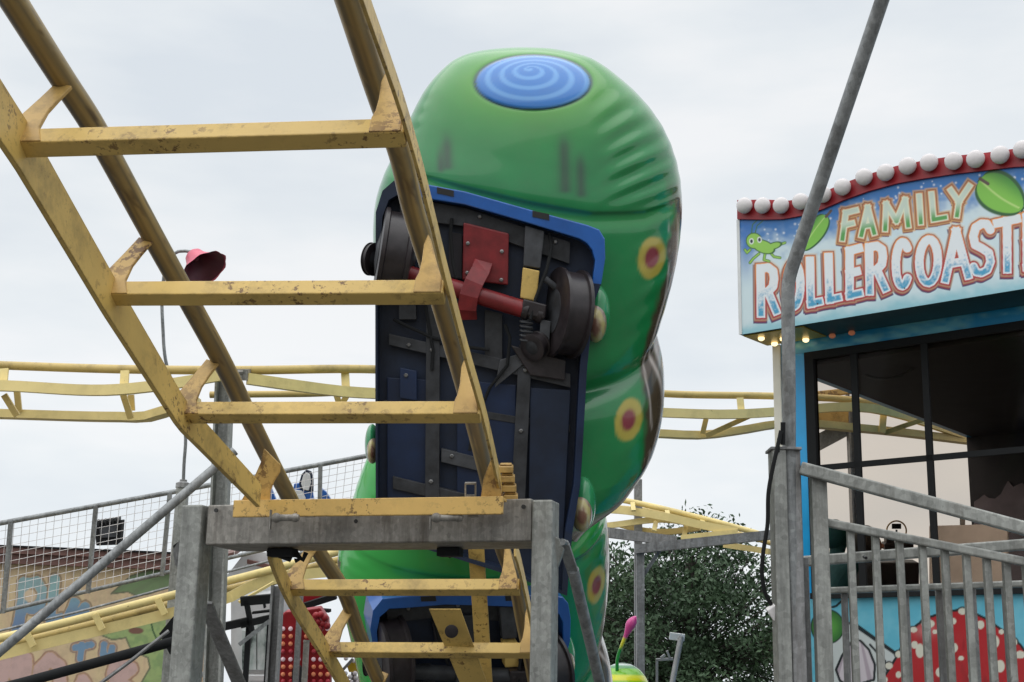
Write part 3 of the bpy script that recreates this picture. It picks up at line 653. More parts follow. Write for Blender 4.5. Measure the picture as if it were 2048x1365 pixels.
# right lower track on steel beams
rt_ = thing('coaster_track', (2.4, 14, 2.2), 'small pale yellow curved track descending right onto grey steel beams before the tree', 'track', 'yellow coaster tracks')
MB().tube(smooth_path([(1150, 985, 14.6), (1262, 1004, 14.4), (1400, 1036, 14.2), (1535, 1073, 14), (1640, 1105, 13.8)], 20), .03, 10).build('rail', 'yfar', rt_, smooth=True)
MB().tube(smooth_path([(1230, 1015, 14.9), (1300, 1022, 14.7), (1400, 1048, 14.6), (1470, 1066, 14.4), (1600, 1105, 14.2)], 20), .026, 10).build('rail', 'yrailfar', rt_, smooth=True)
MB().sweep(smooth_path([(1150, 1018, 14.4), (1235, 1020, 14.3), (1330, 1034, 14.1), (1410, 1052, 14), (1475, 1064, 13.9)], 20), [(-.02, -.04), (.02, -.04), (.02, .04), (-.02, .04)]).build('side_beam', 'yfar', rt_)
MB().sweep(smooth_path([(1150, 1060, 14.4), (1230, 1050, 14.3), (1330, 1040, 14.2), (1410, 1052, 14.1)], 16), [(-.02, -.03), (.02, -.03), (.02, .03), (-.02, .03)]).build('side_beam', 'yfar', rt_)
MB().sweep(smooth_path([(1240, 1050, 14.6), (1290, 1062, 14.5), (1340, 1064, 14.4), (1400, 1056, 14.3)], 16), [(-.03, -.03), (.03, -.03), (.03, .03), (-.03, .03)]).build('side_beam', 'yrailfar', rt_)
for (x0, y0, x1, y1) in ((1265, 1006, 1267, 1022), (1334, 1022, 1337, 1036), (1404, 1038, 1406, 1050), (1464, 1056, 1465, 1066), (1312, 1044, 1308, 1062), (1372, 1050, 1368, 1076)):
    MB().bar(U(x0, y0, 14.2), U(x1, y1, 14.1), .045, .02, Fw).build('strut', 'yfar', rt_)
MB().bar(U(1362, 1076, 14), U(1475, 1064, 13.9), .05, .05).build('end_plate', 'yfar', rt_)
MB().sweep(smooth_path([(1450, 1090, 14.4), (1490, 1096, 14.2), (1540, 1104, 14)], 8), [(-.03, -.03), (.03, -.03), (.03, .03), (-.03, .03)]).build('side_beam', 'yfar', rt_)
ss = thing('support_frame', ground_to(U(1280, 1200, 14.2)), 'slender distant grey post and beam support carrying the small yellow curve before the tree', 'support frame')
MB().bar(U(1140, 1056, 14.3), U(1352, 1083, 14), .09, .1).build('beam', 'galvdark', ss)
MB().bar(U(1270, 1099, 13.9), U(1545, 1070, 13.7), .08, .09).build('beam', 'galvdark', ss)
for (x, y, d) in ((1280, 1090, 13.95), (1276, 960, 14.6)):
    p = U(x, y, d); MB().box((p[0], p[1], p[2]/2), (.04, 0, 0), (0, .04, 0), (0, 0, p[2]/2)).build('post', 'galvdark', ss)
MB().bar(U(1284, 1155, 13.9), U(1322, 1098, 13.9), .035, .02, Fw).build('brace', 'galvdark', ss)
# posts behind the gate
def steel_post(x, y, d, w, label, mat='galv', dp=.1):
    p = U(x, y, d); r = thing('steel_post', (p[0], p[1], 0), label, 'post', 'tall grey steel posts')
    MB().box((p[0], p[1]+dp/2, p[2]/2), (w/2, 0, 0), (0, .006, 0), (0, 0, p[2]/2)).build('web', mat, r)
    for s in (-1, 1): MB().box((p[0]+s*(w/2-.008), p[1]-.008, p[2]/2), (.008, 0, 0), (0, dp/2, 0), (0, 0, p[2]/2)).build('flange', mat, r)
    MB().box((p[0], p[1], .01), (w*.9, 0, 0), (0, w*.9, 0), (0, 0, .01)).build('base_plate', mat, r)
    return r
steel_post(483, 752, 10.05, .12, 'tall grey channel post under the joint of the high yellow track', 'galv').rotation_euler = (0, -.032, 0)
steel_post(556, 1172, 10.3, .085, 'shorter grey post beside the board of red lamps, below the sloping track', 'galvdark')
steel_post(1703, 790, 13.3, .10, 'grey post seen through the booth window', 'galvdark')
hb = thing('steel_bracket', U(1670, 850, 13.3), 'grimy steel bracket holding a track joint, seen through the booth window', 'bracket')
MB().bar(U(1600, 905, 13.3), U(1700, 852, 13.3), .1, .14).build('arm', 'galvdark', hb)
j = MB(); j.box(U(1660, 830, 13.2), Rt*.16, Up*.10, Fw*.08); j.bar(U(1630, 790, 13.2), U(1706, 782, 13.2), .05, .06); j.build('joint_plate', 'gusset', hb, bevel=.01)
# ------------------------------------------------------------------ mesh railing on the stairs
mr = thing('mesh_railing', ground_to(U(200, 1100, 12)), 'grey stair railing with square wire mesh infill rising to the right', 'railing')
def mrd(x): return 11.9+x*.0007
def mtop(x): return 1047-(x)*.181 if x < 345 else 984.5-(x-345)*.186
def mbot(x): return 1224-(x)*.235
for nm, fn in (('top_rail', mtop), ('bottom_rail', mbot)):
    MB().tube([U(x, fn(x), mrd(x)) for x in (-200, 0, 345, 760, 900)], .022 if nm == 'top_rail' else .018, 10).build(nm, 'galvpole', mr, smooth=True)
for x in (22, 192, 340, 540 + 75, 641):
    if x == 615: continue
    xb = x-16 if x < 500 else x-3
    MB().bar(U(x, mtop(x), mrd(x)-.02), U(xb, mbot(xb)+4, mrd(x)-.02), .035, .035, Fw).build('upright', 'galvpole', mr)
w_ = MB(); 
xs = list(np.arange(-196, 890, 16.2))
for x in xs:
    x = float(x); w_.tube([U(x+14, mtop(x+14), mrd(x)), U(x, mbot(x), mrd(x))], .0024, 4)
for k in range(1, 12):
    f_ = k*.09
    w_.tube([U(x, mtop(x)+(mbot(x)-mtop(x))*f_, mrd(x)+.006) for x in (-196., 345., 890.)], .0024, 4)
w_.build('wire_mesh', 'greylight', mr)
sp_ = thing('stair_post', ground_to(U(366, 975, 11.6)), 'grey stair post with capped top left of the frame, behind the diagonal tube', 'post')
p = U(366, 972, 11.6); MB().box((p[0], p[1], p[2]/2), (.045, 0, 0), (0, .045, 0), (0, 0, p[2]/2)).build('post_shaft', 'galv', sp_, bevel=.006)
MB().lathe(p, (0, 0, 1), [(-.02, .06), (.02, .06), (.035, .03), (.05, .03)], 14).build('cap', 'galvdark', sp_, smooth=True)
MB().prism([U(x, y, 11.4) for x, y in ((346, 1092), (362, 1080), (364, 1150), (352, 1128))], Fw*.02).build('bracket', 'black', sp_)
# lamp on bent pole
lp = thing('lamp', ground_to(U(366, 966, 13)), 'faded red bell lampshade on a thin bent grey pole against the sky', 'lamp')
MB().tube(smooth_path([(366, 985, 13), (368, 930, 13), (371, 870, 13), (352, 790, 13), (331, 720, 13), (326, 660, 13), (327, 560, 13), (338, 515, 13), (358, 503, 13), (384, 504, 13)], 40), .016, 10).build('pole', 'galvpole', lp, smooth=True)
c0 = U(384, 506, 13); axl = U(408, 540, 12.9)-c0; L = np.linalg.norm(axl); axn = axl/L
prof = [(0, .02), (.01, .06), (L*.15, .085), (L*.4, .105), (L*.65, .145), (L*.85, .185), (L, .232)]
prof2 = [(h*.97+.004, r*.93) for h, r in prof]
m = MB().lathe(c0, axn, prof, 36); m.f = m.f[:-1]
# pleated lower rim
A = np.array(m.v); 
for k in range(len(prof)):
    for i in range(36):
        idx = k*36+i; cc = c0+axn*prof[k][0]; A[idx] = cc+(A[idx]-cc)*(1+.035*math.sin(i/36*2*math.pi*9)*(k/6))
m.v = [tuple(q_) for q_ in A]
m.build('lamp_shade', 'pinkshade', lp, smooth=True)
m2 = MB().lathe(c0, axn, prof2, 36); m2.f = m2.f[:-1]; m2.build('shade_lining', 'maroon', lp, smooth=True)
MB().ball(c0+axn*L*.3, .035, .035, .035).build('bulb', 'maroon', lp, smooth=True)
# ------------------------------------------------------------------ ticket booth with sign
r1, r2 = ray(1480, 670), ray(2048, 578)
B0 = CAM+r1*10.0; dd2 = (B0[2]-CAM[2])/r2[2]; B1 = CAM+r2*dd2
e1 = B1-B0; e1[2] = 0; e1 /= np.linalg.norm(e1); e2 = np.array([-e1[1], e1[0], 0]); e2 = e2 if e2[1] > 0 else -e2
zU = np.array([0, 0, 1.0]); zb = B0[2]
def BP(s_, z, w=0): return np.array([B0[0], B0[1], 0])+e1*s_+e2*w+zU*z
def bloc(px, py, w=0):
    r = ray(px, py); o = BP(0, 0, w); t = ((o-CAM)@e2)/(r@e2); p = CAM+r*t; return float((p-o)@e1), float(p[2])
pz = CAM+ray(1552, 690)*((zb-CAM[2])/ray(1552, 690)[2])
WB = float((pz-B0)@e2); 
sb = bloc(1553, 800, WB)[0]; sw = bloc(1612, 800, WB)[0]
zwt = bloc(1620, 704, WB)[1]; zwb = bloc(1700, 1197, WB)[1]; z2 = bloc(1700, 1185, WB)[1]
S_END = 4.6
print('booth', B0, e1, 'WB', WB, 'sb', sb, 'sw', sw, 'z', zb, zwt, zwb, 'sEnd px', project(BP(S_END, zb)))
booth = thing('ticket_booth', BP(S_END/2, 0, WB+1.5), 'blue booth with big dark window and red mushroom mural under a cartoon lettered sign', 'booth')
def bbox(s0, s1, z0, z1, w0, w1, name, mat, parent=booth, bev=0):
    return MB().box(BP((s0+s1)/2, (z0+z1)/2, (w0+w1)/2), e1*(s1-s0)/2, e2*(w1-w0)/2, zU*(z1-z0)/2).build(name, mat, parent, bevel=bev)
def art_grid(sfun, ns, nv, s0, s1, z0f, z1f, w, paint, name, mat, parent):
    ss = np.linspace(s0, s1, ns); vv = np.linspace(0, 1, nv)
    SS, VV = np.meshgrid(ss, vv, indexing='ij'); z0 = z0f(SS); z1 = z1f(SS); ZZ = z0+(z1-z0)*VV
    P = np.array([B0[0], B0[1], 0])+SS[..., None]*e1+ZZ[..., None]*zU+e2*w
    m = MB(); m.v = [tuple(q_) for q_ in P.reshape(-1, 3)]
    m.f = [(i*nv+j, (i+1)*nv+j, (i+1)*nv+j+1, i*nv+j+1) for i in range(ns-1) for j in range(nv-1)]
    v = P.reshape(-1, 3)-CAM; d = v@Fw; X = 1024+F_PX*(v@Rt)/d; Yp = 682.5-F_PX*(v@Up)/d
    return m.build(name, mat, parent, colors=paint(X, Yp))
# sign outline
top_px = [(1477, 402), (1530, 401), (1580, 403), (1612, 399), (1645, 388), (1690, 368), (1740, 350), (1795, 334), (1850, 323), (1910, 314), (1970, 308), (2030, 300), (2100, 296), (2160, 305), (2200, 318), (2240, 312)]
low_px = [(1477, 440), (1530, 441), (1568, 440), (1612, 432), (1645, 421), (1690, 402), (1740, 384), (1795, 369), (1850, 359), (1910, 350), (1970, 343), (2030, 336), (2100, 333), (2160, 342), (2200, 356), (2240, 350)]
TOP = [bloc(x, y) for x, y in top_px]; LOW = [bloc(x, y) for x, y in low_px]
ts, tz = zip(*TOP); ls_, lz = zip(*LOW)
SR = ts[-1]
def S_(*c): return S(*c)
UN = {'F': [[(0, 1), (0, 0), (1, 0)], [(0, .48), (.8, .48)]], 'A': [[(0, 1), (.5, 0), (1, 1)], [(.2, .68), (.8, .68)]],
      'M': [[(0, 1), (.06, 0), (.5, .75), (.94, 0), (1, 1)]], 'I': [[(.5, 0), (.5, 1)]], 'L': [[(0, 0), (0, 1), (1, 1)]],
      'Y': [[(0, 0), (.5, .5), (1, 0)], [(.5, .5), (.45, 1)]], 'T': [[(0, 0), (1, 0)], [(.5, 0), (.5, 1)]],
      'R': [[(0, 1), (0, 0), (.55, 0), (.9, .1), (.95, .27), (.85, .44), (.5, .54), (0, .54)], [(0, 0), (0, 1)], [(.5, .54), (1, 1)]],
      'O': [[(.5+.5*math.cos(k/20*2*math.pi), .5+.5*math.sin(k/20*2*math.pi)) for k in range(21)]],
      'E': [[(1, 0), (0, 0), (0, 1), (1, 1)], [(0, .5), (.75, .5)]],
      'C': [[(.5+.5*math.cos(a_), .5+.5*math.sin(a_)) for a_ in np.linspace(-.75, -5.53, 18)]],
      'S': [[(1, .16), (.8, .03), (.5, 0), (.15, .05), (0, .22), (.1, .4), (.5, .5), (.9, .62), (1, .8), (.8, .96), (.45, 1), (.15, .96), (0, .84)]],
      'P': [[(0, 1), (0, 0), (.6, 0), (1, .15), (1, .4), (.6, .55), (0, .55)]]}
def letter_d(X, Yp, ch, quad, hw):
    (ax, ay), (bx_, by), (cx_, cy), (dx, dy_) = quad
    Wd = (abs(bx_-ax)+abs(cx_-dx))/2; Hd = (abs(dy_-ay)+abs(cy-by))/2
    iu, iv = min(.45, hw/Wd), min(.45, hw/Hd); d = np.full(X.shape, 1e9)
    for st_ in UN[ch]:
        pts = []
        for u, v in st_:
            u = iu+u*(1-2*iu); v = iv+v*(1-2*iv)
            tx, ty = ax+(bx_-ax)*u, ay+(by-ay)*u; qx, qy = dx+(cx_-dx)*u, dy_+(cy-dy_)*u
            pts.append((tx+(qx-tx)*v, ty+(qy-ty)*v))
        d = np.minimum(d, segd(X, Yp, pts) if len(pts) > 5 else segq(X, Yp, pts))
    # position within the letter height
    return d
def cq(*v): return [(1440+v[i]/3.033, 250+v[i+1]/3.033) for i in range(0, 8, 2)]
FAM = [('F', cq(748, 522, 845, 498, 815, 690, 725, 712)), ('A', cq(862, 494, 930, 478, 958, 668, 835, 690)), ('M', cq(985, 470, 1145, 433, 1160, 625, 985, 652)), ('I', cq(1178, 425, 1236, 411, 1248, 602, 1190, 615)),
       ('L', cq(1268, 408, 1345, 392, 1388, 575, 1278, 594)), ('Y', cq(1380, 386, 1535, 352, 1490, 555, 1390, 575))]
RC = [('R', cq(222, 850, 352, 832, 368, 1150, 222, 1175)), ('O', cq(376, 832, 512, 800, 514, 1112, 385, 1145)), ('L', cq(522, 805, 612, 785, 632, 1092, 524, 1118)), ('L', cq(634, 782, 722, 762, 746, 1068, 638, 1092)),
      ('E', cq(762, 745, 866, 718, 873, 1042, 760, 1068)), ('R', cq(880, 722, 1012, 698, 1030, 1012, 882, 1042)), ('C', cq(1040, 700, 1172, 674, 1174, 990, 1042, 1018)), ('O', cq(1182, 690, 1346, 652, 1348, 975, 1185, 995)),
      ('A', cq(1352, 640, 1512, 605, 1534, 935, 1340, 968)), ('S', cq(1510, 592, 1664, 558, 1668, 910, 1514, 938)), ('T', cq(1656, 578, 1826, 540, 1824, 890, 1662, 915)), ('E', cq(1836, 540, 1948, 515, 1954, 868, 1836, 895)), ('R', cq(1960, 512, 2095, 485, 2118, 848, 1962, 875))]
def leaf_paint(C, X, Yp, P0, P1, wd, flip=1):
    (x0, y0), (x1, y1) = P0, P1; L = math.hypot(x1-x0, y1-y0); ux, uy = (x1-x0)/L, (y1-y0)/L
    u = ((X-x0)*ux+(Yp-y0)*uy)/L; v = ((X-x0)*-uy+(Yp-y0)*ux)/wd
    hw = np.sqrt(np.clip(np.sin(np.pi*np.clip(u, 0, 1)**.8), 0, 1))*.9
    ins = (hw-np.abs(v))
    C = lay(C, sstep(-.22, -.12, ins)*(u > -.03)*(u < 1.04), S_(30, 90, 40))
    g_ = np.array(S_(128, 196, 70))[None]*(1-sstep(0, .9, v*flip))[:, None]+np.array(S_(70, 150, 50))[None]*sstep(0, .9, v*flip)[:, None]
    m_ = sstep(-.02, .06, ins); C = C*(1-m_[:, None])+g_*m_[:, None]
    C = lay(C, np.exp(-((v-.15*np.sin(u*3))/.05)**2)*(u > .02)*(u < .95)*m_, S_(190, 225, 130))
    return C
def paint_sign(X, Yp):
    n1 = fbm(X/34, Yp/26, 11); n2 = fbm(X/5, Yp/5, 15)
    base_y = 670-(X-1480)*.162
    topy = np.interp(X, [p[0] for p in low_px], [p[1] for p in low_px])
    h = (base_y-Yp)/(base_y-topy)
    C = np.tile(np.array(S_(212, 230, 236)), (len(X), 1))
    C = lay(C, sstep(.62, .95, h+.35*(n1-.5)), S_(36, 116, 190))
    C = lay(C, .8*np.exp(-((X-1492)/16)**2)*sstep(.35, .8, h), S_(40, 110, 190))
    C = lay(C, sstep(.16, .0, h+.12*(n1-.5))*.6 if False else (1-sstep(.0, .14, h+.1*(n1-.5)))*.75, S_(120, 190, 205))
    rs = np.random.default_rng(4)
    for _ in range(70):
        sx, sy_ = rs.uniform(1485, 2100), rs.uniform(0, 1); yy = np.interp(sx, [p[0] for p in low_px], [p[1] for p in low_px])+4+sy_*38
        C = lay(C, np.exp(-((X-sx)**2+(Yp-yy)**2)/rs.uniform(.8, 5))*.9, (.85, .9, .95))
    # glow + outlines for the two words
    dR_ = np.full(X.shape, 1e9); dF_ = dR_.copy()
    for ch, q_ in RC: dR_ = np.minimum(dR_, letter_d(X, Yp, ch, q_, 8.3))
    dRs = np.full(X.shape, 1e9)
    for ch, q_ in RC: dRs = np.minimum(dRs, letter_d(X+1.5, Yp-6, ch, q_, 8.3))
    for ch, q_ in FAM: dF_ = np.minimum(dF_, letter_d(X, Yp, ch, q_, 5.4))
    dFs = np.full(X.shape, 1e9)
    for ch, q_ in FAM: dFs = np.minimum(dFs, letter_d(X+2, Yp-5, ch, q_, 5.4))
    C = lay(C, 1-sstep(13.5, 15.2, dRs), S_(70, 50, 100))
    C = lay(C, 1-sstep(11, 12.8, dRs), S_(140, 42, 60))
    C = lay(C, (1-sstep(12, 17, dR_))*.6, S_(226, 190, 140))
    # red interior field between letters
    yb = 645-(X-1500)*.17; yt = 520-(X-1500)*.185
    t_ = sstep(.1, .7, (Yp-yt)/(yb-yt))[:, None]
    fld = np.array(S_(236, 150, 72))*(1-t_)+np.array(S_(190, 50, 50))*t_
    C = lay(C, (1-sstep(11.6, 12.8, dR_))*.9, S_(140, 46, 62)); m_ = (1-sstep(10.2, 11.2, dR_))[:, None]; C = C*(1-m_)+fld*m_
    # white letters fading to blue at the foot
    gb = sstep(.55, .98, (Yp-yt)/(yb-yt)+.35*(n2-.5))*sstep(7.6, 3, dR_)if False else sstep(.5, .9, (Yp-yt)/(yb-yt)+.5*(n2-.5))*(1-sstep(3.8, 6.8, dR_))
    lw = np.array(S_(232, 238, 242))*(1-gb[:, None])+np.array(S_(70, 160, 200))*gb[:, None]
    m_ = (1-sstep(8.1, 9.1, dR_))[:, None]; C = C*(1-m_)+lw*m_
    # FAMILY
    C = lay(C, 1-sstep(9.6, 11.2, dFs), S_(110, 50, 80)); C = lay(C, (1-sstep(11, 15, dF_))*.8, S_(222, 170, 96))
    C = lay(C, 1-sstep(9.6, 11, dF_), S_(146, 86, 60)); C = lay(C, (1-sstep(7.8, 9.2, dF_))*.9, S_(214, 140, 84)); C = lay(C, 1-sstep(5.9, 7.0, dF_), S_(226, 232, 205))
    bF = 487-(X-1680)*.157; tF = 425-(X-1680)*.215; gF = sstep(.35, .75, (Yp-tF)/(bF-tF))[:, None]
    m_ = (1-sstep(3.2, 4.6, dF_))[:, None]; lf = np.array(S_(205, 220, 205))*(1-gF)+np.array(S_(84, 160, 78))*gF; C = C*(1-m_)+lf*m_
    C = leaf_paint(C, X, Yp, (1652, 432), (1606, 500), 19)
    C = leaf_paint(C, X, Yp, (1960, 360), (2044, 418), 40, -1)
    C = lay(C, 1-sstep(2, 3.4, segd(X, Yp, [(1652, 434), (1662, 422)])), S_(90, 70, 60))
    C = lay(C, 1-sstep(2.6, 4, segd(X, Yp, [(1960, 358), (1976, 368)])), S_(90, 70, 60))
    # little green cricket
    blobs = [(1508, 482, 15, 15, 0), (1527, 494, 22, 12, .35), (1548, 492, 14, 6, -.3)]
    db = np.full(X.shape, 1e9)
    for (x, y, rx, ry, an) in blobs:
        ca, sa = math.cos(an), math.sin(an); u = ((X-x)*ca+(Yp-y)*sa)/rx; v = (-(X-x)*sa+(Yp-y)*ca)/ry
        db = np.minimum(db, (np.hypot(u, v)-1)*min(rx, ry))
    legs = segd(X, Yp, [(1518, 508), (1506, 518), (1500, 526)]); legs = np.minimum(legs, segd(X, Yp, [(1530, 508), (1528, 520), (1538, 523)]))
    legs = np.minimum(legs, segd(X, Yp, [(1540, 505), (1548, 514), (1560, 516)])); legs = np.minimum(legs, segd(X, Yp, [(1500, 500), (1494, 506), (1490, 500)])); legs = np.minimum(legs, segd(X, Yp, [(1552, 492), (1570, 486)]))
    C = lay(C, 1-sstep(2.4, 3.6, legs), S_(60, 110, 40)); C = lay(C, 1-sstep(1.2, 2.2, legs), S_(150, 200, 80))
    for pts in ([(1510, 468), (1514, 452), (1526, 442)], [(1503, 468), (1505, 450), (1517, 438)]):
        C = lay(C, 1-sstep(.5, 1.4, segd(X, Yp, pts)), S_(50, 110, 40))
    C = lay(C, 1-sstep(1.0, 2.0, db), S_(50, 100, 40)); C = lay(C, 1-sstep(-1.2, .2, db), S_(150, 205, 84))
    for (x, y) in ((1503, 483), (1519, 480)):
        C = lay(C, 1-sstep(.8, 1.1, np.hypot((X-x)/5, (Yp-y)/6.5)), (.8, .85, .8)); C = lay(C, 1-sstep(.7, 1.1, np.hypot((X-x)/3, (Yp-y)/4.2)), S_(30, 50, 60))
    for (x, y) in ((1635, 608), (1809, 577), (2000, 546)):
        C = lay(C, 1-sstep(1.3, 2.2, np.hypot(X-x, Yp-y)), S_(50, 30, 40))
    return C
def lowz(s_): return np.interp(s_, ls_, lz)
sign = MB(); tb = [BP(s_, z_, .004) for s_, z_ in zip(ls_, lz)]+[BP(SR, zb, .004), BP(0, zb, .004)]
sign.prism(tb, e2*(WB*.93)); sg = sign.build('sign_board', 'tealdark', booth)
o = art_grid(None, 620, 190, 0.012, SR, lambda s_: s_*0+zb, lowz, 0, paint_sign, 'sign_face', 'art', sg)
tr = MB(); pp = [BP(s_, z_, -.02) for s_, z_ in zip(ts, tz)]+[BP(s_, z_-.003, -.02) for s_, z_ in list(zip(ls_, lz))[::-1]]
n = len(ts)
for i in range(n-1):
    a_, b_, c_, d_ = BP(ts[i], tz[i], -.02), BP(ts[i+1], tz[i+1], -.02), BP(ls_[i+1], lz[i+1], -.02), BP(ls_[i], lz[i], -.02)
    o4 = e2*.14; k = len(tr.v); tr.v += [tuple(q_) for q_ in (a_, b_, c_, d_, a_+o4, b_+o4, c_+o4, d_+o4)]
    tr.f += [(k, k+1, k+2, k+3), (k+7, k+6, k+5, k+4), (k, k+4, k+5, k+1), (k+3, k+2, k+6, k+7)]
    if i == 0: tr.f.append((k, k+3, k+7, k+4))
    if i == n-2: tr.f.append((k+1, k+5, k+6, k+2))
tr.build('red_trim', 'redlamp', sg)
ed = MB(); ed.box(BP(.007, (zb+lz[0])/2, -.004), e1*.012, e2*.004, zU*(lz[0]-zb)/2); ed.build('edge_strip', 'white', sg)
for (x, y) in ((1490, 412), (1526, 412), (1563, 412), (1602, 404), (1647, 390), (1686, 375), (1729, 355), (1772, 346), (1816, 333), (1859, 326), (1908, 323), (1952, 319), (2001, 311), (2046, 300)):
    s_, z_ = bloc(x, y, -.05); b = MB(); c_ = BP(s_, z_, -.055)
    b.lathe(c_+e2*.04, -e2, [(0, .044), (.012, .048), (.03, .059), (.05, .060), (.068, .053), (.080, .036), (.086, .013)], 20)
    # faceted turbo cap
    A = np.array(b.v)
    for i in range(len(A)):
        k = i//20; A[i] = A[i]+(A[i]-(c_+e2*.04))*(.012*((i+k) % 2))
    b.v = [tuple(q_) for q_ in A]; b.build('lamp_cap', 'bulb', sg, smooth='all')
for (s_, w_off) in ((.10, .10), (.10, .25), (.22, .18), (.22, .34), (.34, .30), (.55, .30), (.70, .32)):
    w1 = min(w_off*1.3, WB-.06); b = MB(); b.lathe(BP(s_, zb-.002, w1), (0, 0, -1), [(0, .018), (.010, .024), (.022, .022), (.03, .010)], 14); b.build('underside_bulb', 'litwarm' if s_ < .5 else 'litorange', sg, smooth=True)
MB().box(BP(.25, zb-.004, WB*.5), e1*.24, e2*WB*.42, zU*.003).build('reflector', 'yellowgold', sg)
# booth body
TW = .06
def paint_fascia(X, Yp):
    n1 = fbm(X/60, Yp/22, 31); C = np.tile(np.array(S_(34, 148, 200)), (len(X), 1))
    C = lay(C, sstep(.45, .8, n1+.25*np.exp(-((X-1830)/120)**2))*.8, S_(130, 204, 214)); return lay(C, sstep(.5, .9, fbm(X/40, Yp/16, 37))*.3, S_(10, 80, 120))
art_grid(None, 160, 24, sb+.05, S_END, lambda s_: s_*0+zwt, lambda s_: s_*0+zb+.02, WB, paint_fascia, 'fascia', 'art', booth)
bbox(sb+.05, S_END, zwt+.003, zb+.9, WB+.004, WB+TW, 'header', 'skyblue')
bbox(sb+.05, sw, .7, zwt-.001, WB+.001, WB+TW, 'corner_panel', 'skyblue')
bbox(sb-.02, sb+.045, .0, zb-.002, WB-.01, WB+.06, 'corner_post', 'cream', bev=.006)
# mural
def paint_mural(X, Yp):
    n1 = fbm(X/30, Yp/30, 21)
    C = np.tile(np.array(S_(96, 182, 206)), (len(X), 1)); C = lay(C, sstep(.4, .8, n1)*.3, S_(140, 208, 222))
    K = S_(20, 28, 32)
    def poly(P, col, line=2.6):
        nonlocal C
        ins = inpoly(X, Yp, P); d = segd(X, Yp, P+[P[0]])
        C = lay(C, ins*1.0, col); C = lay(C, 1-sstep(line-.8, line+.6, d), K)
    C_pre = None
    poly([(1632, 1290), (1700, 1246), (1792, 1310), (1830, 1365), (1760, 1400), (1640, 1400)], S_(198, 206, 205), 2.2)
    C = lay(C, 1-sstep(1.6, 2.8, segd(X, Yp, [(1716, 1252), (1800, 1312)])), K)
    C = lay(C, 1-sstep(1.6, 2.8, segd(X, Yp, [(1740, 1290), (1770, 1322), (1775, 1345)])), K)
    # green fruit
    g_ = np.hypot((X-1655)/33, (Yp-1254)/34); C = lay(C, 1-sstep(1.0, 1.07, g_), K)
    gc = np.array(S_(92, 160, 70))[None]*(1-sstep(.2, 1, g_))[:, None]+np.array(S_(52, 112, 52))[None]*sstep(.2, 1, g_)[:, None]
    m_ = (1-sstep(.93, .99, g_))[:, None]; C = C*(1-m_)+gc*m_
    C = lay(C, 1-sstep(1.6, 2.8, segd(X, Yp, [(1656, 1216), (1672, 1213), (1688, 1198)])), K)
    # striped bulb
    P = [(1672, 1340), (1684, 1312), (1700, 1288), (1710, 1278), (1722, 1283), (1738, 1300), (1750, 1330), (1748, 1360), (1700, 1374), (1680, 1362)]
    ins = inpoly(X, Yp, P); strp = sstep(-.2, .6, np.sin((X-1711)/(4+.09*np.maximum(Yp-1278, 0))*3.1))
    C = lay(C, ins*1.0, S_(206, 198, 204)); C = lay(C, ins*strp*.55, S_(140, 120, 136)); C = lay(C, 1-sstep(1.8, 3.0, segd(X, Yp, P+[P[0]])), K)
    # mushroom cap
    P = [(1738, 1400), (1762, 1362), (1775, 1345), (1795, 1312), (1815, 1268), (1835, 1250), (1860, 1235), (1890, 1225), (1915, 1221), (1950, 1228), (1975, 1240), (2005, 1262), (2040, 1290), (2075, 1340), (2100, 1400)]
    ins = inpoly(X, Yp, P); d = segd(X, Yp, P)
    sp_ = [(1925, 1223, 9, 7), (1856, 1248, 14, 9), (1906, 1243, 7, 7), (1961, 1250, 8, 9), (1990, 1284, 9, 13), (1908, 1296, 8, 10), (1840, 1302, 9, 15), (1829, 1290, 7, 8), (1922, 1317, 6, 5), (2000, 1333, 10, 13), (1797, 1309, 7, 7), (1827, 1260, 8, 6), (2003, 1264, 6, 5), (2028, 1285, 7, 8), (2040, 1310, 11, 8), (1778, 1332, 8, 7), (1797, 1350, 6, 7), (1870, 1264, 5, 5), (1768, 1360, 8, 7), (1946, 1352, 10, 9), (1880, 1345, 9, 10)]
    for (x, y, rx, ry) in sp_:
        C = lay(C, (1-sstep(1.2, 1.45, np.hypot((X-x)/rx, (Yp-y)/ry)))*(~ins), K)
    C = lay(C, 1-sstep(2.2, 3.6, d), K)
    red = np.array(S_(176, 30, 38))[None]+np.zeros((len(X), 3)); red = lay(red, sstep(.5, .8, fbm(X/16, Yp/60, 44))*.5, S_(120, 20, 28))
    m_ = ins[:, None]*1.0; C = C*(1-m_)+red*m_; C = lay(C, ins*np.exp(-((X-1850)/22)**2-((Yp-1262)/14)**2)*.5, S_(230, 150, 150))
    C = lay(C, (1-sstep(1.2, 2.4, d)), K)
    for (x, y, rx, ry) in sp_: C = lay(C, 1-sstep(.85, 1.05, np.hypot((X-x)/rx, (Yp-y)/ry)), S_(214, 212, 196))
    return C
art_grid(None, 840, 230, sb+.05, S_END, lambda s_: s_*0+.7, lambda s_: s_*0+zwb, WB, paint_mural, 'mural_wall', 'art', booth)
bbox(sb+.05, S_END, .0, zwb-.002, WB+.004, WB+TW, 'lower_wall', 'skyblue')
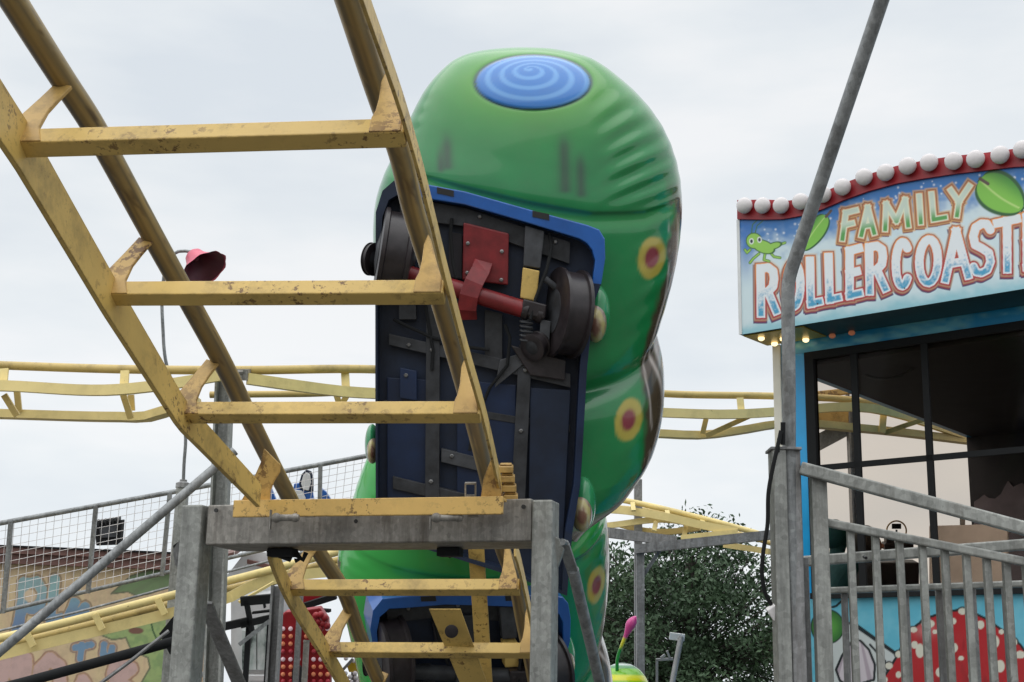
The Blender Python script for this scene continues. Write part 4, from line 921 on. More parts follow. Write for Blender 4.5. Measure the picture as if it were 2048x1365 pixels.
# window frame, mullions, glass
fr_w = bloc(1634, 900, WB)[0]-sw
wf = bbox(sw, sw+fr_w, z2, zwt-.002, WB-.012, WB+.05, 'window_frame', 'black', bev=.003)
def sub(s0, s1, z0, z1, nm='mullion'): return bbox(s0, s1, z0, z1, WB-.004, WB+.018, nm, 'black', wf)
bbox(sw+fr_w, S_END-.3, zwt-.06, zwt-.003, WB-.012, WB+.019, 'head_frame', 'black', wf)
bbox(sw, S_END-.3, zwb, z2, WB-.035, WB+.07, 'sill', 'black', wf)
for (xa, xb) in ((1708, 1721), (1852, 1865)):
    sub(bloc(xa, 900, WB)[0], bloc(xb, 900, WB)[0], z2, zwt-.06)
sub(bloc(1980, 900, WB)[0], bloc(1992, 900, WB)[0], z2, zwt-.06) if False else None
zm = bloc(1700, 930, WB)[1]; sub(sw+fr_w, S_END-.3, zm-.022, zm+.018)
bbox(sw+fr_w, S_END-.3, z2, zwt-.06, WB+.020, WB+.026, 'glass_pane', 'glass', wf)
# interior shell: find back corner from pixel (1945, 900)
r = ray(1945, 900); o_ = BP(sb+.1, 0, 0); t = ((o_-CAM)@e1)/(r@e1); bd = float((CAM+r*t-B0)@e2)
r = ray(1636, 757); t = ((o_-CAM)@e1)/(r@e1); zc = float((CAM+r*t)[2])
print('depth of booth', bd, 'ceiling', zc, zwt)
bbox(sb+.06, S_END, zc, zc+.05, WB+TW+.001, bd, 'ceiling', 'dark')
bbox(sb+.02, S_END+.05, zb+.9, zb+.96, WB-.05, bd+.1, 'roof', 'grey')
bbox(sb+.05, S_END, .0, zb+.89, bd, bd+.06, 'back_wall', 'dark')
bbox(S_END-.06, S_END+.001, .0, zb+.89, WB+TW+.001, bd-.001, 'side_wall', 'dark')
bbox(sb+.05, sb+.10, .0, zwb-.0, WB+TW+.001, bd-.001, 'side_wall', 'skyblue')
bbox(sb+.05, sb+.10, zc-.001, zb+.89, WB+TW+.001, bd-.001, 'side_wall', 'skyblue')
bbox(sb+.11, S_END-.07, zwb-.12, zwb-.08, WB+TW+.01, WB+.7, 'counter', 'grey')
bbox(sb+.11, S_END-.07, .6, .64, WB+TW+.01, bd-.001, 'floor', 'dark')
gd = MB().tube([U(x, y, d) for x, y, d in smooth_g] if False else smooth_path([(1700, 712, 10.4), (1722, 745, 10.4), (1760, 758, 10.3), (1800, 752, 10.2), (1840, 728, 10.1), (1880, 702, 10.0), (1900, 690, 10)], 24), .012, 8)
tag(gd.build('reflection_tube', 'chassis2', None, smooth=True), 'wavy grey tube added to stand in for a reflection in the booth window', 'cable')  # added tube modelling a wavy reflection in the window glass
def onb(px, py):
    s_, z_ = bloc(px, py, bd-.03); return BP(s_, z_, bd-.03)
MB().prism([onb(x, y) for x, y in ((1948, 1170), (1948, 1004), (1958, 998), (1968, 990), (1976, 996), (1990, 998), (2002, 988), (2010, 972), (2016, 962), (2026, 974), (2044, 966), (2056, 980), (2110, 985), (2150, 1170))], e2*.02).build('wall_panel', 'wallpanel', booth)
# things on the counter
def onw(px, py, w):
    s_, z_ = bloc(px, py, w); return BP(s_, z_, w)
def sheet(x0, y0, x1, y1, d, name, mat, label, cat, th_=.02, slope=0):
    m = MB().prism([U(x0, y0, d), U(x1, y0+slope, d-.25), U(x1, y1+slope, d-.25), U(x0, y1, d)], e2*th_)
    return tag(m.build(name, mat, None), label, cat)
tag(MB().prism([onw(1858, 1052, WB+.16), onw(2015, 1048, WB+.16), onw(2015, 1164, WB+.16), onw(1858, 1168, WB+.16)], e2*.03).build('display_back', 'greylight', None, bevel=.004), 'grey back of a flat screen standing on the booth counter behind the window', 'screen')
MB_ = MB(); MB_.bar(onw(1925, 1053, WB+.18), onw(1925, 1036, WB+.18), .03, .02, Fw); MB_.bar(onw(1905, 1054, WB+.18), onw(1960, 1053, WB+.18), .01, .02, Fw)
tag(MB_.build('screen_mount', 'grey', None), 'small grey mount poking above the grey screen back in the booth', 'mount')
rl = thing('ring_light', U(1793, 1150, 10.6), 'thin ring light with a phone clipped in its middle inside the booth', 'ring light')
cc = U(1793, 1062, 10.6); MB().tube([cc+Rt*.075*math.cos(t_)+Up*.075*math.sin(t_) for t_ in np.linspace(0, 2*math.pi, 33)], .006, 6, Fw).build('ring', 'gusset', rl, smooth=True)
MB().box(U(1793, 1053, 10.58), Rt*.036, Up*.02, Fw*.005).build('phone', 'black', rl, bevel=.003)
MB().bar(U(1793, 1060, 10.6), U(1793, 1175, 10.6), .012, .012, Fw).build('stem', 'black', rl)
mx = MB(); mx.box(U(1795, 1092, 10.45), Rt*.11, Up*.028, Fw*.05); mx.box(U(1778, 1082, 10.45), Rt*.03, Up*.03, Fw*.04); mx.box(U(1790, 1145, 10.4), Rt*.16, Up*.085, Fw*.08)
tag(mx.build('control_console', 'rubber', None, bevel=.01), 'dark control console on the counter under the ring light', 'console')
def person(base, face, label, cloth, hood, sc=1.0, grp='people inside the booth'):
    """seated upper figure, feet on the booth floor, one continuous skinned body"""
    root = thing('person', base, label, 'person', None)
    J = {}
    import bmesh
    f = np.array(face, float); f /= np.linalg.norm(f); sd = np.array([f[1], -f[0], 0.0]); b = np.array(base, float)
    def pt(s_, fw, z): return b+sd*s_*sc+f*fw*sc+zU*z*sc
    pts = [('pelvis', None, pt(0, 0, .55), .15), ('waist', 'pelvis', pt(0, .0, .72), .135), ('chest', 'waist', pt(0, 0, .95), .165), ('neck', 'chest', pt(0, .0, 1.11), .062), ('chin', 'neck', pt(0, .03, 1.20), .072), ('head', 'chin', pt(0, .02, 1.28), .088), ('crown', 'head', pt(0, .0, 1.345), .062)]
    for s_ in (-1, 1):
        k = 'l' if s_ < 0 else 'r'
        pts += [('sh'+k, 'chest', pt(s_*.19, 0, 1.04), .065), ('el'+k, 'sh'+k, pt(s_*.25, .06, .78), .048), ('wr'+k, 'el'+k, pt(s_*.16, .30, .74), .033), ('hd'+k, 'wr'+k, pt(s_*.14, .39, .74), .035),
                ('hp'+k, 'pelvis', pt(s_*.10, .03, .50), .095), ('kn'+k, 'hp'+k, pt(s_*.13, .42, .50), .065), ('an'+k, 'kn'+k, pt(s_*.13, .42, .09), .042), ('ft'+k, 'an'+k, pt(s_*.13, .58, .04), .035)]
    idx = {p_[0]: i for i, p_ in enumerate(pts)}
    me = bpy.data.meshes.new('body'); me.from_pydata([(p_[2]-b).tolist() for p_ in pts], [(idx[p_[1]], idx[p_[0]]) for p_ in pts if p_[1]], [])
    o = bpy.data.objects.new('body', me); COL.objects.link(o); o.parent = root
    o.modifiers.new('skin', 'SKIN'); sv = me.skin_vertices[0].data
    for i, p_ in enumerate(pts): sv[i].radius = (p_[3]*sc, p_[3]*sc)
    sv[0].use_root = True
    ss_ = o.modifiers.new('sub', 'SUBSURF'); ss_.levels = 2; ss_.render_levels = 2
    me.materials.append(M[cloth])
    h = MB(); h.ball(pt(0, -.005, 1.285), .098*sc, .108*sc, .125*sc, (sd, f, zU), 18, 12); 
    h.build('hood' if hood else 'hair', cloth if hood else 'hair', root, smooth=True)
    fm = MB(); fm.ball(pt(0, .055, 1.25), .068*sc, .06*sc, .088*sc, (sd, f, zU), 16, 10); fm.ball(pt(0, .118, 1.245), .012*sc, .016*sc, .02*sc, (sd, f, zU), 8, 6)
    fm.build('face', 'skin', root, smooth=True)
    return root
zf = .64
pA = onw(1672, 1100, WB+.62); pB = onw(1734, 1100, WB+.50)
person((pA[0], pA[1], onw(1672, 1046, WB+.62)[2]-1.27), e2+e1*.4, 'person in a teal hooded top seen from behind at the left end of the booth', 'teal', True, .92)
person((pB[0], pB[1], onw(1734, 1058, WB+.50)[2]-1.27), e2*.6+e1, 'person with dark hair and black top seated beside the teal hooded person', 'blackcloth', False, .92)
# ------------------------------------------------------------------ bent pole, stair handrail
pg = thing('stair_handrail', ground_to(U(1640, 1100, 5)), 'galvanised steel stair railing with thick end post, sloping handrails and upright bars before the booth', 'railing')
def spost(x, y, d, w, dp, nm, mat='galv', z0=0.0, bev=.004):
    p = U(x, y, d); return MB().box((p[0], p[1]+dp/2, (p[2]+z0)/2), (w/2, 0, 0), (0, dp/2, 0), (0, 0, (p[2]-z0)/2)).build(nm, mat, pg, bevel=bev)
spost(1559, 898, 5.0, .048, .10, 'end_post'); spost(1587, 899, 5.02, .050, .09, 'end_post', 'galvdark')
p = U(1572, 897, 5.0); MB().box((p[0], p[1]+.05, p[2]), (.056, 0, 0), (0, .056, 0), (0, 0, .005)).build('post_cap', 'galvdark', pg, bevel=.002)
spost(1638, 942, 4.98, .056, .05, 'upright')
spost(1612, 1115, 5.05, .02, .04, 'upright', 'galvdark')
def rail(x0, y0, d0, x1, y1, d1, w, h, nm, mat='galvpole'): return MB().bar(U(x0, y0, d0), U(x1, y1, d1), w, h).build(nm, mat, pg, bevel=.006)
rail(1602, 937, 4.99, 2200, 1098, 4.6, .045, .046, 'handrail', 'galv')
rail(1650, 1045, 4.98, 2200, 1154, 4.62, .034, .030, 'sloping_rail', 'galv')
rail(1600, 1124, 5.3, 2200, 1078, 4.95, .03, .040, 'cross_bar', 'galv')
rail(1655, 1182, 5.3, 2200, 1163, 4.95, .04, .024, 'bottom_rail', 'galv')
cb = MB()
for (x, y) in ((1728, 1114), (2027, 1091)): cb.lathe(U(x, y, 5.15 if x > 2000 else 5.18), -Fw, [(0, .006), (.03, .006)], 8)
cb.build('bolt', 'boltdark', pg)
for x in (1702, 1752, 1800, 1846, 1891, 1934, 1975, 2014, 2054, 2092):
    yt = 1045+(x-1650)*.198; k = (x-1650)/550; spost(x, yt, 4.985-.36*k+.0, .025, .026, 'baluster', 'galv', 0.0, .003)
for x in (1690, 1812, 1879, 1946, 2012, 2080):
    yt = 1188-(x-1655)*.035; k = (x-1655)/545; spost(x, yt, 5.31-.35*k, .023, .023, 'baluster', 'galvdark', 0.0, .003)
bp = thing('bent_pole', ground_to(U(1576, 898, 5.05)), 'grey galvanised pipe rising from the railing end post and bending right over the lettered sign', 'pole')
P = smooth_path([(1578, 905, 5.03), (1578, 800, 5.03), (1577, 700, 5.03), (1576, 620, 5.03), (1576, 585, 5.03), (1577, 565, 5.03), (1582, 543, 5.025), (1590, 518, 5.01), (1602, 482, 4.99), (1625, 414, 4.95), (1690, 221, 4.83), (1766, -5, 4.7), (1852, -260, 4.55)], 90)
base_ = P[0].copy(); MB().tube([np.array([base_[0], base_[1]+.05, 0])]+[base_+np.array([0, .0, 0])]+P[1:], .0245, 20).build('pipe', 'galvpole', bp, smooth=True)
cj = MB(); cj.tube([U(1556, 905, 4.99), U(1557, 880, 4.985), U(1562, 862, 4.99)], .006, 8); cj.tube([U(1566, 890, 4.98), U(1566, 845, 4.98)], .009, 8)
cj.build('clip', 'black', bp, smooth=True)
ck = thing('cable', U(1540, 1211, 4.9), 'black cable hanging down the end post, ending in a light grey four way plug block', 'cable')
MB().tube(smooth_path([(1562, 862, 4.97), (1556, 890, 4.96), (1548, 925, 4.95), (1537, 985, 4.94), (1535, 1050, 4.94), (1526, 1110, 4.93), (1524, 1150, 4.93), (1530, 1185, 4.93), (1546, 1216, 4.93)], 40), .0075, 10).build('lead', 'black', ck, smooth=True)
pb = MB(); d_ = (Rt*.55-Up*.83); s__ = (Rt*.83+Up*.55); c_ = U(1552, 1222, 4.92)
pb.box(c_, d_*.024, s__*.027, Fw*.02); pb.build('plug_block', 'greylight', ck, bevel=.004)
pb = MB()
for k in (-1, 0, 1): pb.box(c_+d_*.046+s__*.018*k, d_*.024, s__*.0065, Fw*.012)
pb.build('plug_pin', 'greylight', ck, bevel=.002)
# ------------------------------------------------------------------ painted building on the left
wl = thing('painted_building', ground_to(U(130, 1200, 16)), 'tan building with blue and mauve painted bubble lettering, green leaf and brown roof edge', 'building')
bl0, bl1 = U(-260, 1092, 15.6), U(456, 1099, 16.6)
wd_ = bl1-bl0; wd_[2] = 0; wl_len = np.linalg.norm(wd_); wd_ /= wl_len; wn = np.array([wd_[1], -wd_[0], 0]); ztop = float((bl0[2]+bl1[2])/2)
def LP(s_, z, w=0): return np.array([bl0[0], bl0[1], 0])+wd_*s_+zU*z-wn*w
def lbox(s0, s1, z0, z1, w0, w1, nm, mat): return MB().box(LP((s0+s1)/2, (z0+z1)/2, (w0+w1)/2), wd_*(s1-s0)/2, wn*(w1-w0)/2, zU*(z1-z0)/2).build(nm, mat, wl)
def paint_wall(X, Yp):
    C = np.tile(np.array(S_(206, 180, 142)), (len(X), 1)); n1 = fbm(X/24, Yp/70, 51)
    C = lay(C, sstep(.4, .75, n1)*.5, S_(220, 200, 150)); C = lay(C, sstep(.55, .8, fbm(X/8, Yp/60, 53))*.35, S_(190, 150, 130))
    C = lay(C, sstep(330, 430, X)*.9, S_(190, 150, 118))
    n2 = fbm(X/9, Yp/9, 57)
    def bub(pts_list, w, col, edge, dark=None):
        nonlocal C
        d = np.full(X.shape, 1e9)
        for P in pts_list: d = np.minimum(d, segd(X, Yp, P))
        d = d+3*(n2-.5); C = lay(C, 1-sstep(w+3, w+5, d), edge); C = lay(C, 1-sstep(w+.6, w+2, d), S_(190, 150, 110)); C = lay(C, 1-sstep(w-1, w+.6, d), col)
        if dark is not None: C = lay(C, (1-sstep(w-1, w+.6, d))*sstep(.3, 1, (Yp-1140)/110), dark)
    bub([[(34, 1262), (44, 1215), (48, 1165)], [(48, 1168), (74, 1164), (86, 1184), (82, 1206), (64, 1218), (46, 1214)]], 11, S_(120, 170, 180), S_(110, 90, 70), S_(40, 110, 165))
    bub([[(110, 1158), (106, 1200), (100, 1240)], [(100, 1240), (124, 1236)]], 10, S_(120, 175, 182), S_(110, 90, 70), S_(50, 120, 170))
    bub([[(150, 1205), (138, 1232), (150, 1240), (170, 1214), (168, 1238)]], 10, S_(96, 160, 180), S_(110, 90, 70), S_(40, 110, 165))
    C = lay(C, 1-sstep(.8, 1.1, np.hypot((X-60)/13, (Yp-1192)/13)), S_(214, 190, 160))
    bub([[(164, 1290), (160, 1318)], [(150, 1296), (182, 1290)], [(208, 1290), (206, 1316), (222, 1312), (224, 1296)]], 7, S_(60, 130, 175), S_(120, 90, 90))
    bub([[(10, 1318), (4, 1365)], [(38, 1318), (30, 1350), (50, 1354), (52, 1318)], [(70, 1390), (80, 1340), (100, 1318), (118, 1332), (122, 1390)], [(150, 1400), (166, 1362), (186, 1400)], [(226, 1350), (232, 1330), (262, 1338), (232, 1362), (262, 1380)]], 13, S_(196, 160, 160), S_(140, 88, 80))
    # leaf
    P = [(222, 1188), (240, 1172), (262, 1152), (300, 1140), (336, 1142), (372, 1160), (360, 1178), (330, 1176), (300, 1188), (272, 1192), (256, 1184), (240, 1186)]
    ins = inpoly(X, Yp, P); C = lay(C, ins*1.0, S_(66, 122, 70)); C = lay(C, ins*sstep(-.1, .9, np.sin((X+Yp*1.6)/7))*.35, S_(36, 90, 56)); C = lay(C, 1-sstep(1, 2.2, segd(X, Yp, P+[P[0]])), S_(40, 70, 46))
    # green plant figure
    P = [(196, 1268), (226, 1262), (262, 1250), (300, 1230), (346, 1222), (352, 1300), (352, 1400), (268, 1400), (285, 1362), (300, 1336), (296, 1316), (262, 1300), (252, 1276), (225, 1280)]
    ins = inpoly(X, Yp, P); C = lay(C, ins*1.0, S_(134, 170, 96)); C = lay(C, ins*sstep(.45, .7, fbm(X/18, Yp/18, 61))*.7, S_(86, 140, 74)); C = lay(C, 1-sstep(1.2, 2.4, segd(X, Yp, P+[P[0]])), S_(50, 84, 50))
    C = C*.78+np.array(S_(206, 188, 156))*.22
    C = lay(C, 1-sstep(1, 2.2, segd(X, Yp, [(300, 1236), (306, 1262), (318, 1290)])), S_(50, 84, 50)); C = lay(C, 1-sstep(.8, 1.1, np.hypot((X-272)/16, (Yp-1262)/7)), S_(120, 84, 70))
    return C
ns, nv = 420, 170
ss = np.linspace(0, wl_len, ns); zz_ = np.linspace(1.0, ztop-.08, nv); SS, ZZ = np.meshgrid(ss, zz_, indexing='ij')
P = np.array([bl0[0], bl0[1], 0])+SS[..., None]*wd_+ZZ[..., None]*zU
m = MB(); m.v = [tuple(q_) for q_ in P.reshape(-1, 3)]; m.f = [(i*nv+j, (i+1)*nv+j, (i+1)*nv+j+1, i*nv+j+1) for i in range(ns-1) for j in range(nv-1)]
v = P.reshape(-1, 3)-CAM; d = v@Fw; m.build('mural_wall', 'artold', wl, colors=paint_wall(1024+F_PX*(v@Rt)/d, 682.5-F_PX*(v@Up)/d))
lbox(0, wl_len, 0, ztop-.08, .005, 3.0, 'wall', 'tan')
lbox(-.1, wl_len-.55, ztop-.10, ztop-.03, -.16, 3.1, 'roof_slab', 'brown'); lbox(-.1, wl_len-.55, ztop-.21, ztop-.101, -.10, -.02, 'fascia', 'brown'); lbox(-.12, wl_len-.53, ztop-.029, ztop-.01, -.19, 3.12, 'roof_edge', 'black')
fl = thing('floodlight', U(215, 1092, 15.8), 'black floodlight box on the roof of the painted building behind the mesh', 'floodlight')
m = MB(); m.prism([U(188, 1048, 15.6), U(244, 1040, 15.6), U(240, 1090, 15.6), U(192, 1092, 15.6)], np.array([.0, .12, .02])); m.build('housing', 'black', fl, bevel=.01)
m = MB()
for k in range(7): m.box(U(194+k*7.2, 1046-k, 15.65), Rt*.006, Fw*.08, Up*.03)
m.build('cooling_fins', 'boltdark', fl); MB().prism([U(198, 1054, 15.58), U(236, 1050, 15.58), U(234, 1074, 15.58), U(200, 1076, 15.58)], np.array([0, .005, 0])).build('glass_front', 'chassis2', fl)
# blue cut-out figure behind the mesh
bf = thing('painted_cutout', ground_to(U(620, 990, 13)), 'blue cut-out decoration with a pointed pale ear peeking over the mesh railing', 'decoration')
def cut(pts, nm, mat, d=13.0, th_=.05): return MB().prism([U(x, y, d) for x, y in pts], Fw*th_).build(nm, mat, bf, bevel=.006)
cut([(598, 966), (603, 949), (612, 940), (622, 944), (626, 958), (626, 985), (600, 980)], 'ear', 'navy', 13.0)
cut([(602, 968), (606, 952), (613, 945), (620, 950), (622, 966), (617, 982), (606, 980)], 'inner_ear', 'white', 12.98, .015)
arc = [(610+34*math.cos(a_), 1010-44*math.sin(a_)) for a_ in np.linspace(-.3, 3.2, 16)]
cut([(585, 985), (588, 968), (604, 966), (624, 978), (628, 1000), (628, 1040), (575, 1040), (578, 1000)], 'head', 'blue', 13.02)
cut([(578, 1000), (590, 980), (604, 982), (611, 996), (610, 1035), (580, 1036)], 'face_patch', 'white', 12.99, .015)
cut([(641, 976), (652, 984), (662, 1000), (664, 1030), (640, 1030)], 'arm', 'blue', 13.02)
cut([(530, 990), (542, 975), (552, 1000), (545, 1006), (530, 1010)], 'hand', 'blue', 13.02)
MB().bar(U(610, 1030, 13.06), ground_to(U(610, 1030, 13.06)), .05, .05, Fw).build('stake', 'galvdark', bf)
# ------------------------------------------------------------------ ride clutter seen through the gate
tr_ = thing('trailer', ground_to(U(515, 1300, 13.5)), 'white glazed trailer with pale window panes behind the grey posts', 'trailer')
def tp(x0, y0, x1, y1, d, nm, mat, parent=tr_, th_=.05): return MB().prism([U(x0, y0, d), U(x1, y0, d), U(x1, y1, d), U(x0, y1, d)], Fw*th_).build(nm, mat, parent)
tp(462, 1196, 560, 1480, 13.6, 'body', 'white', th_=1.5)
m_, nt, b = newmat('pale_reflective_glass'); nt.links.new(ramp(nt, noise(nt, 6, 5, .6, (1, 1, .35)), [(.35, S(70, 80, 78)), (.45, S(170, 185, 180)), (.6, S(214, 222, 220))]), b.inputs['Base Color']); b.inputs['Roughness'].default_value = .1; M['paleglass'] = m_
tp(484, 1262, 512, 1340, 13.56, 'window', 'paleglass'); tp(515, 1240, 544, 1340, 13.56, 'window', 'paleglass')
tp(478, 1352, 548, 1362, 13.5, 'ledge', 'white')
MB().prism([U(x, y, 13.4) for x, y in ((420, 1118), (470, 1104), (470, 1112), (420, 1130))], Fw*.8).build('awning', 'brown', tr_)
gb = thing('canopy_stall', ground_to(U(505, 1130, 14)), 'white gabled stall roof with mauve canopy above the sloping yellow track', 'stall')
MB().prism([U(x, y, 14) for x, y in ((455, 1150), (490, 1105), (545, 1105), (545, 1190), (455, 1190))], Fw*1.0).build('gable', 'white', gb)
MB().prism([U(x, y, 13.95) for x, y in ((494, 1120), (545, 1132), (545, 1140), (494, 1128))], Fw*.04).build('trim', 'brown', gb)
MB().bar(U(500, 1190, 14.2), ground_to(U(500, 1190, 14.2)), .08, .08, Fw).build('leg', 'galvdark', gb)
tt_ = thing('black_truss', ground_to(U(515, 1220, 11)), 'small black steel truss box between the two grey posts below the yellow track', 'truss')
for (x0, y0, x1, y1, w) in ((482, 1203, 560, 1196, .07), (482, 1250, 560, 1232, .05), (492, 1200, 504, 1262, .035), (505, 1226, 540, 1222, .015), (528, 1205, 530, 1216, .012)):
    MB().bar(U(x0, y0, 10.9), U(x1, y1, 10.9), w, .05, Fw).build('truss_bar', 'black', tt_)
MB().bar(U(478, 1290, 10.8), U(548, 1235, 10.9), .03, .03, Fw).build('truss_brace', 'galvpole', tt_)
MB().bar(U(400, 1264, 10.9), U(500, 1242, 10.9), .06, .05, Fw).build('truss_bar', 'black', tt_)
for x in (498, 540): MB().bar(U(x, 1250, 10.95), ground_to(U(x, 1250, 10.95)), .04, .04, Fw).build('truss_leg', 'black', tt_)
bt_ = thing('black_beam', ground_to(U(200, 1320, 9.5)), 'thick black steel tube sloping up below the pale yellow track', 'tube')
MB().tube([U(-100, 1404, 9.4), U(60, 1362, 9.5), U(345, 1284, 9.9), U(400, 1270, 10)], .036, 14).build('tube', 'black', bt_, smooth=True)
MB().tube([U(190, 1375, 9.6), U(262, 1322, 9.7), U(338, 1262, 9.8)], .013, 8).build('stay', 'galvdark', bt_, smooth=True)
p = U(395, 1272, 10.0); MB().box((p[0], p[1], p[2]/2), (.04, 0, 0), (0, .04, 0), (0, 0, p[2]/2)).build('leg', 'galvdark', bt_)
MB().prism([U(x, y, 10.0) for x, y in ((318, 1268), (345, 1235), (352, 1300), (340, 1310))], Fw*.05).build('gusset', 'black', bt_)
wv_ = thing('valve_wheel', U(428, 1325, 10.4), 'small black wheel and handle in front of the tan wall beside the gate post', 'wheel')
MB().tube([U(428+13*math.cos(t_), 1322+11*math.sin(t_), 10.4) for t_ in np.linspace(0, 2*math.pi, 22)], .014, 8, Fw).build('rim', 'black', wv_, smooth=True)
MB().tube([U(405, 1352, 10.3), U(436, 1326, 10.3)], .022, 10).build('handle', 'grey', wv_, smooth=True)
# red board of lamps
rb = thing('lamp_board', ground_to(U(620, 1300, 13)), 'deep red fairground board studded with rows of round lamps behind the left track beam', 'lamp board')
MB().prism([U(x, y, 13) for x, y in ((556, 1236), (572, 1224), (600, 1222), (640, 1216), (656, 1240), (660, 1300), (662, 1480), (556, 1480))], Fw*.12).build('board', 'redlamp', rb, bevel=.01)
k = 0
for j, y in enumerate((1258, 1273, 1288, 1303, 1319, 1334, 1349, 1363)):
    for x in (566, 581, 597, 612, 627, 641, 655):
        mat = ('litwhite', 'litorange', 'litorange', 'litred')[j % 4]
        b = MB(); b.ball(U(x+(j % 2)*.5, y, 12.98), .021, .021, .021, None, 10, 7); b.build('bulb', mat, rb, smooth=True)
MB().prism([U(x, y, 12.9) for x, y in ((584, 1400), (584, 1342), (590, 1333), (600, 1333), (606, 1345), (606, 1400))], Fw*.05).build('dark_opening', 'dark', rb)
hp = MB(); 
for (x, y) in ((632, 1232), (642, 1230), (650, 1236), (636, 1244), (646, 1248), (654, 1252), (640, 1258), (628, 1240)): hp.ball(U(x, y, 12.8), .035, .035, .035, None, 8, 6)
hp.build('berry_cluster', 'redlamp', rb, smooth=True)
p = U(613, 1285, 12.4); sp2 = thing('lamp_board_pole', (p[0], p[1], 0), 'pinkish grey pole standing in front of the red lamp board', 'pole')
MB().box((p[0], p[1], p[2]/2), (.024, 0, 0), (0, .024, 0), (0, 0, p[2]/2)).build('shaft', 'galvwarm', sp2); MB().lathe(p, (0, 0, 1), [(0, .03), (.02, .03)], 10).build('cap', 'galvwarm', sp2)
rc = thing('red_canopy', ground_to(U(640, 1200, 13.5)), 'pink red canopy edge on a dark beam above the red lamp board', 'canopy')
MB().prism([U(x, y, 13.6) for x, y in ((596, 1180), (700, 1180), (665, 1193), (606, 1206))], Fw*.6).build('fabric', 'redlamp', rc)
MB().bar(U(604, 1214, 13.5), U(672, 1192, 13.5), .06, .08, Fw).build('beam', 'black', rc); MB().bar(U(612, 1218, 13.5), U(660, 1222, 13.4), .03, .05, Fw).build('arm', 'black', rc)
MB().bar(U(600, 1210, 13.7), ground_to(U(600, 1210, 13.7)), .05, .05, Fw).build('leg', 'galvdark', rc)
yl = thing('yellow_light_ride', ground_to(U(700, 1350, 13.2)), 'yellow framed ride piece with clusters of clear bulbs low behind the track', 'ride light')
m = MB(); m.prism([U(x, y, 13.2) for x, y in ((710, 1318), (728, 1316), (735, 1330), (728, 1345), (698, 1345), (694, 1334))], Fw*.06); m.build('frame', 'yellowgold', yl, bevel=.005)
for (x, y) in ((692, 1317), (708, 1322), (717, 1327), (691, 1347), (710, 1347), (700, 1354), (712, 1356), (722, 1352), (702, 1364), (716, 1363)):
    MB().ball(U(x, y, 13.1), .022, .022, .022, None, 8, 6).build('bulb', 'bulb', yl, smooth=True)
MB().bar(U(684, 1342, 13), U(706, 1318, 13), .025, .03, Fw).build('strut', 'galvdark', yl)
MB().bar(U(708, 1345, 13.3), ground_to(U(708, 1345, 13.3)), .05, .05, Fw).build('leg', 'galvdark', yl)
# caterpillar head with feeler
hd = thing('caterpillar_head', ground_to(U(1262, 1400, 11)), 'green and yellow striped dome with a pink tipped feeler low in front of the tree', 'caterpillar head')
b = MB(); b.ball(U(1245, 1392, 11.2), .23, .26, .26, None, 60, 44); A = np.array(b.v); cc = U(1245, 1392, 11.2); q_ = (A-cc); el = q_[:, 2]/.26
Cc = np.tile(np.array(S_(120, 190, 40)), (len(A), 1)); sw_ = np.sin((q_@e1)*40+el*9)
Cc = lay(Cc, sstep(.1, .5, np.sin(el*15)), S_(230, 228, 40)); Cc = lay(Cc, sstep(.80, .84, el), S_(60, 140, 70)); Cc = lay(Cc, sstep(.9, .93, el), S_(210, 220, 215)); Cc = lay(Cc, sstep(.955, .97, el), S_(50, 110, 70))
b.build('dome', 'hull', hd, smooth='all', colors=Cc)
def feeler(pts, rs, cols, nm):
    m = MB(); n_ = len(pts); seg = 14; vs = []; cl_ = []
    for i, (p_, r_) in enumerate(zip(pts, rs)):
        t_ = pts[min(i+1, n_-1)]-pts[max(i-1, 0)]; t_ /= np.linalg.norm(t_); x_ = np.cross(t_, Fw); x_ /= np.linalg.norm(x_); y_ = np.cross(x_, t_)
        for k in range(seg): vs.append(p_+(x_*math.cos(k/seg*2*math.pi)+y_*math.sin(k/seg*2*math.pi))*r_); cl_.append(cols[i])
    m.v = [tuple(q) for q in vs]; m.f = [(i*seg+k, i*seg+(k+1) % seg, (i+1)*seg+(k+1) % seg, (i+1)*seg+k) for i in range(n_-1) for k in range(seg)]+[tuple(range(seg)), tuple((n_-1)*seg+k for k in range(seg))]
    return m.build(nm, 'hull', hd, smooth='all', colors=np.array(cl_))
G, Yl, Pk = S_(40, 150, 60), S_(220, 215, 60), S_(215, 80, 150)
pts = smooth_path([(1234, 1345, 11.1), (1235, 1318, 11.1), (1244, 1290, 11.1), (1256, 1262, 11.1), (1262, 1248, 11.1), (1268, 1239, 11.1), (1272, 1233, 11.1)], 22)
rs = [.014]*11+[.015, .016, .018, .021, .027, .033, .039, .041, .037, .026, .008]
feeler(pts, rs, [G]*9+[tuple(.5*a_+.5*b_ for a_, b_ in zip(G, Yl))]+[Yl]*3+[Pk]*9, 'feeler')
tl_ = thing('tube_stand', ground_to(U(1340, 1340, 12)), 'pale grey slanted tube with a flat cap beside a small frame before the tree', 'stand')
MB().tube([U(1362, 1274, 12), U(1342, 1380, 11.8), U(1335, 1440, 11.7)], .024, 12).build('tube', 'grey', tl_, smooth=True)
MB().bar(U(1339, 1272, 12), U(1369, 1276, 12), .06, .02, Fw).build('cap', 'white', tl_)
for (x0, y0, x1, y1) in ((1314, 1320, 1314, 1400), (1312, 1320, 1346, 1318), (1334, 1302, 1340, 1318), (1322, 1316, 1330, 1310)): MB().bar(U(x0, y0, 12.2), U(x1, y1, 12.2), .02, .02, Fw).build('frame_bar', 'grey', tl_)
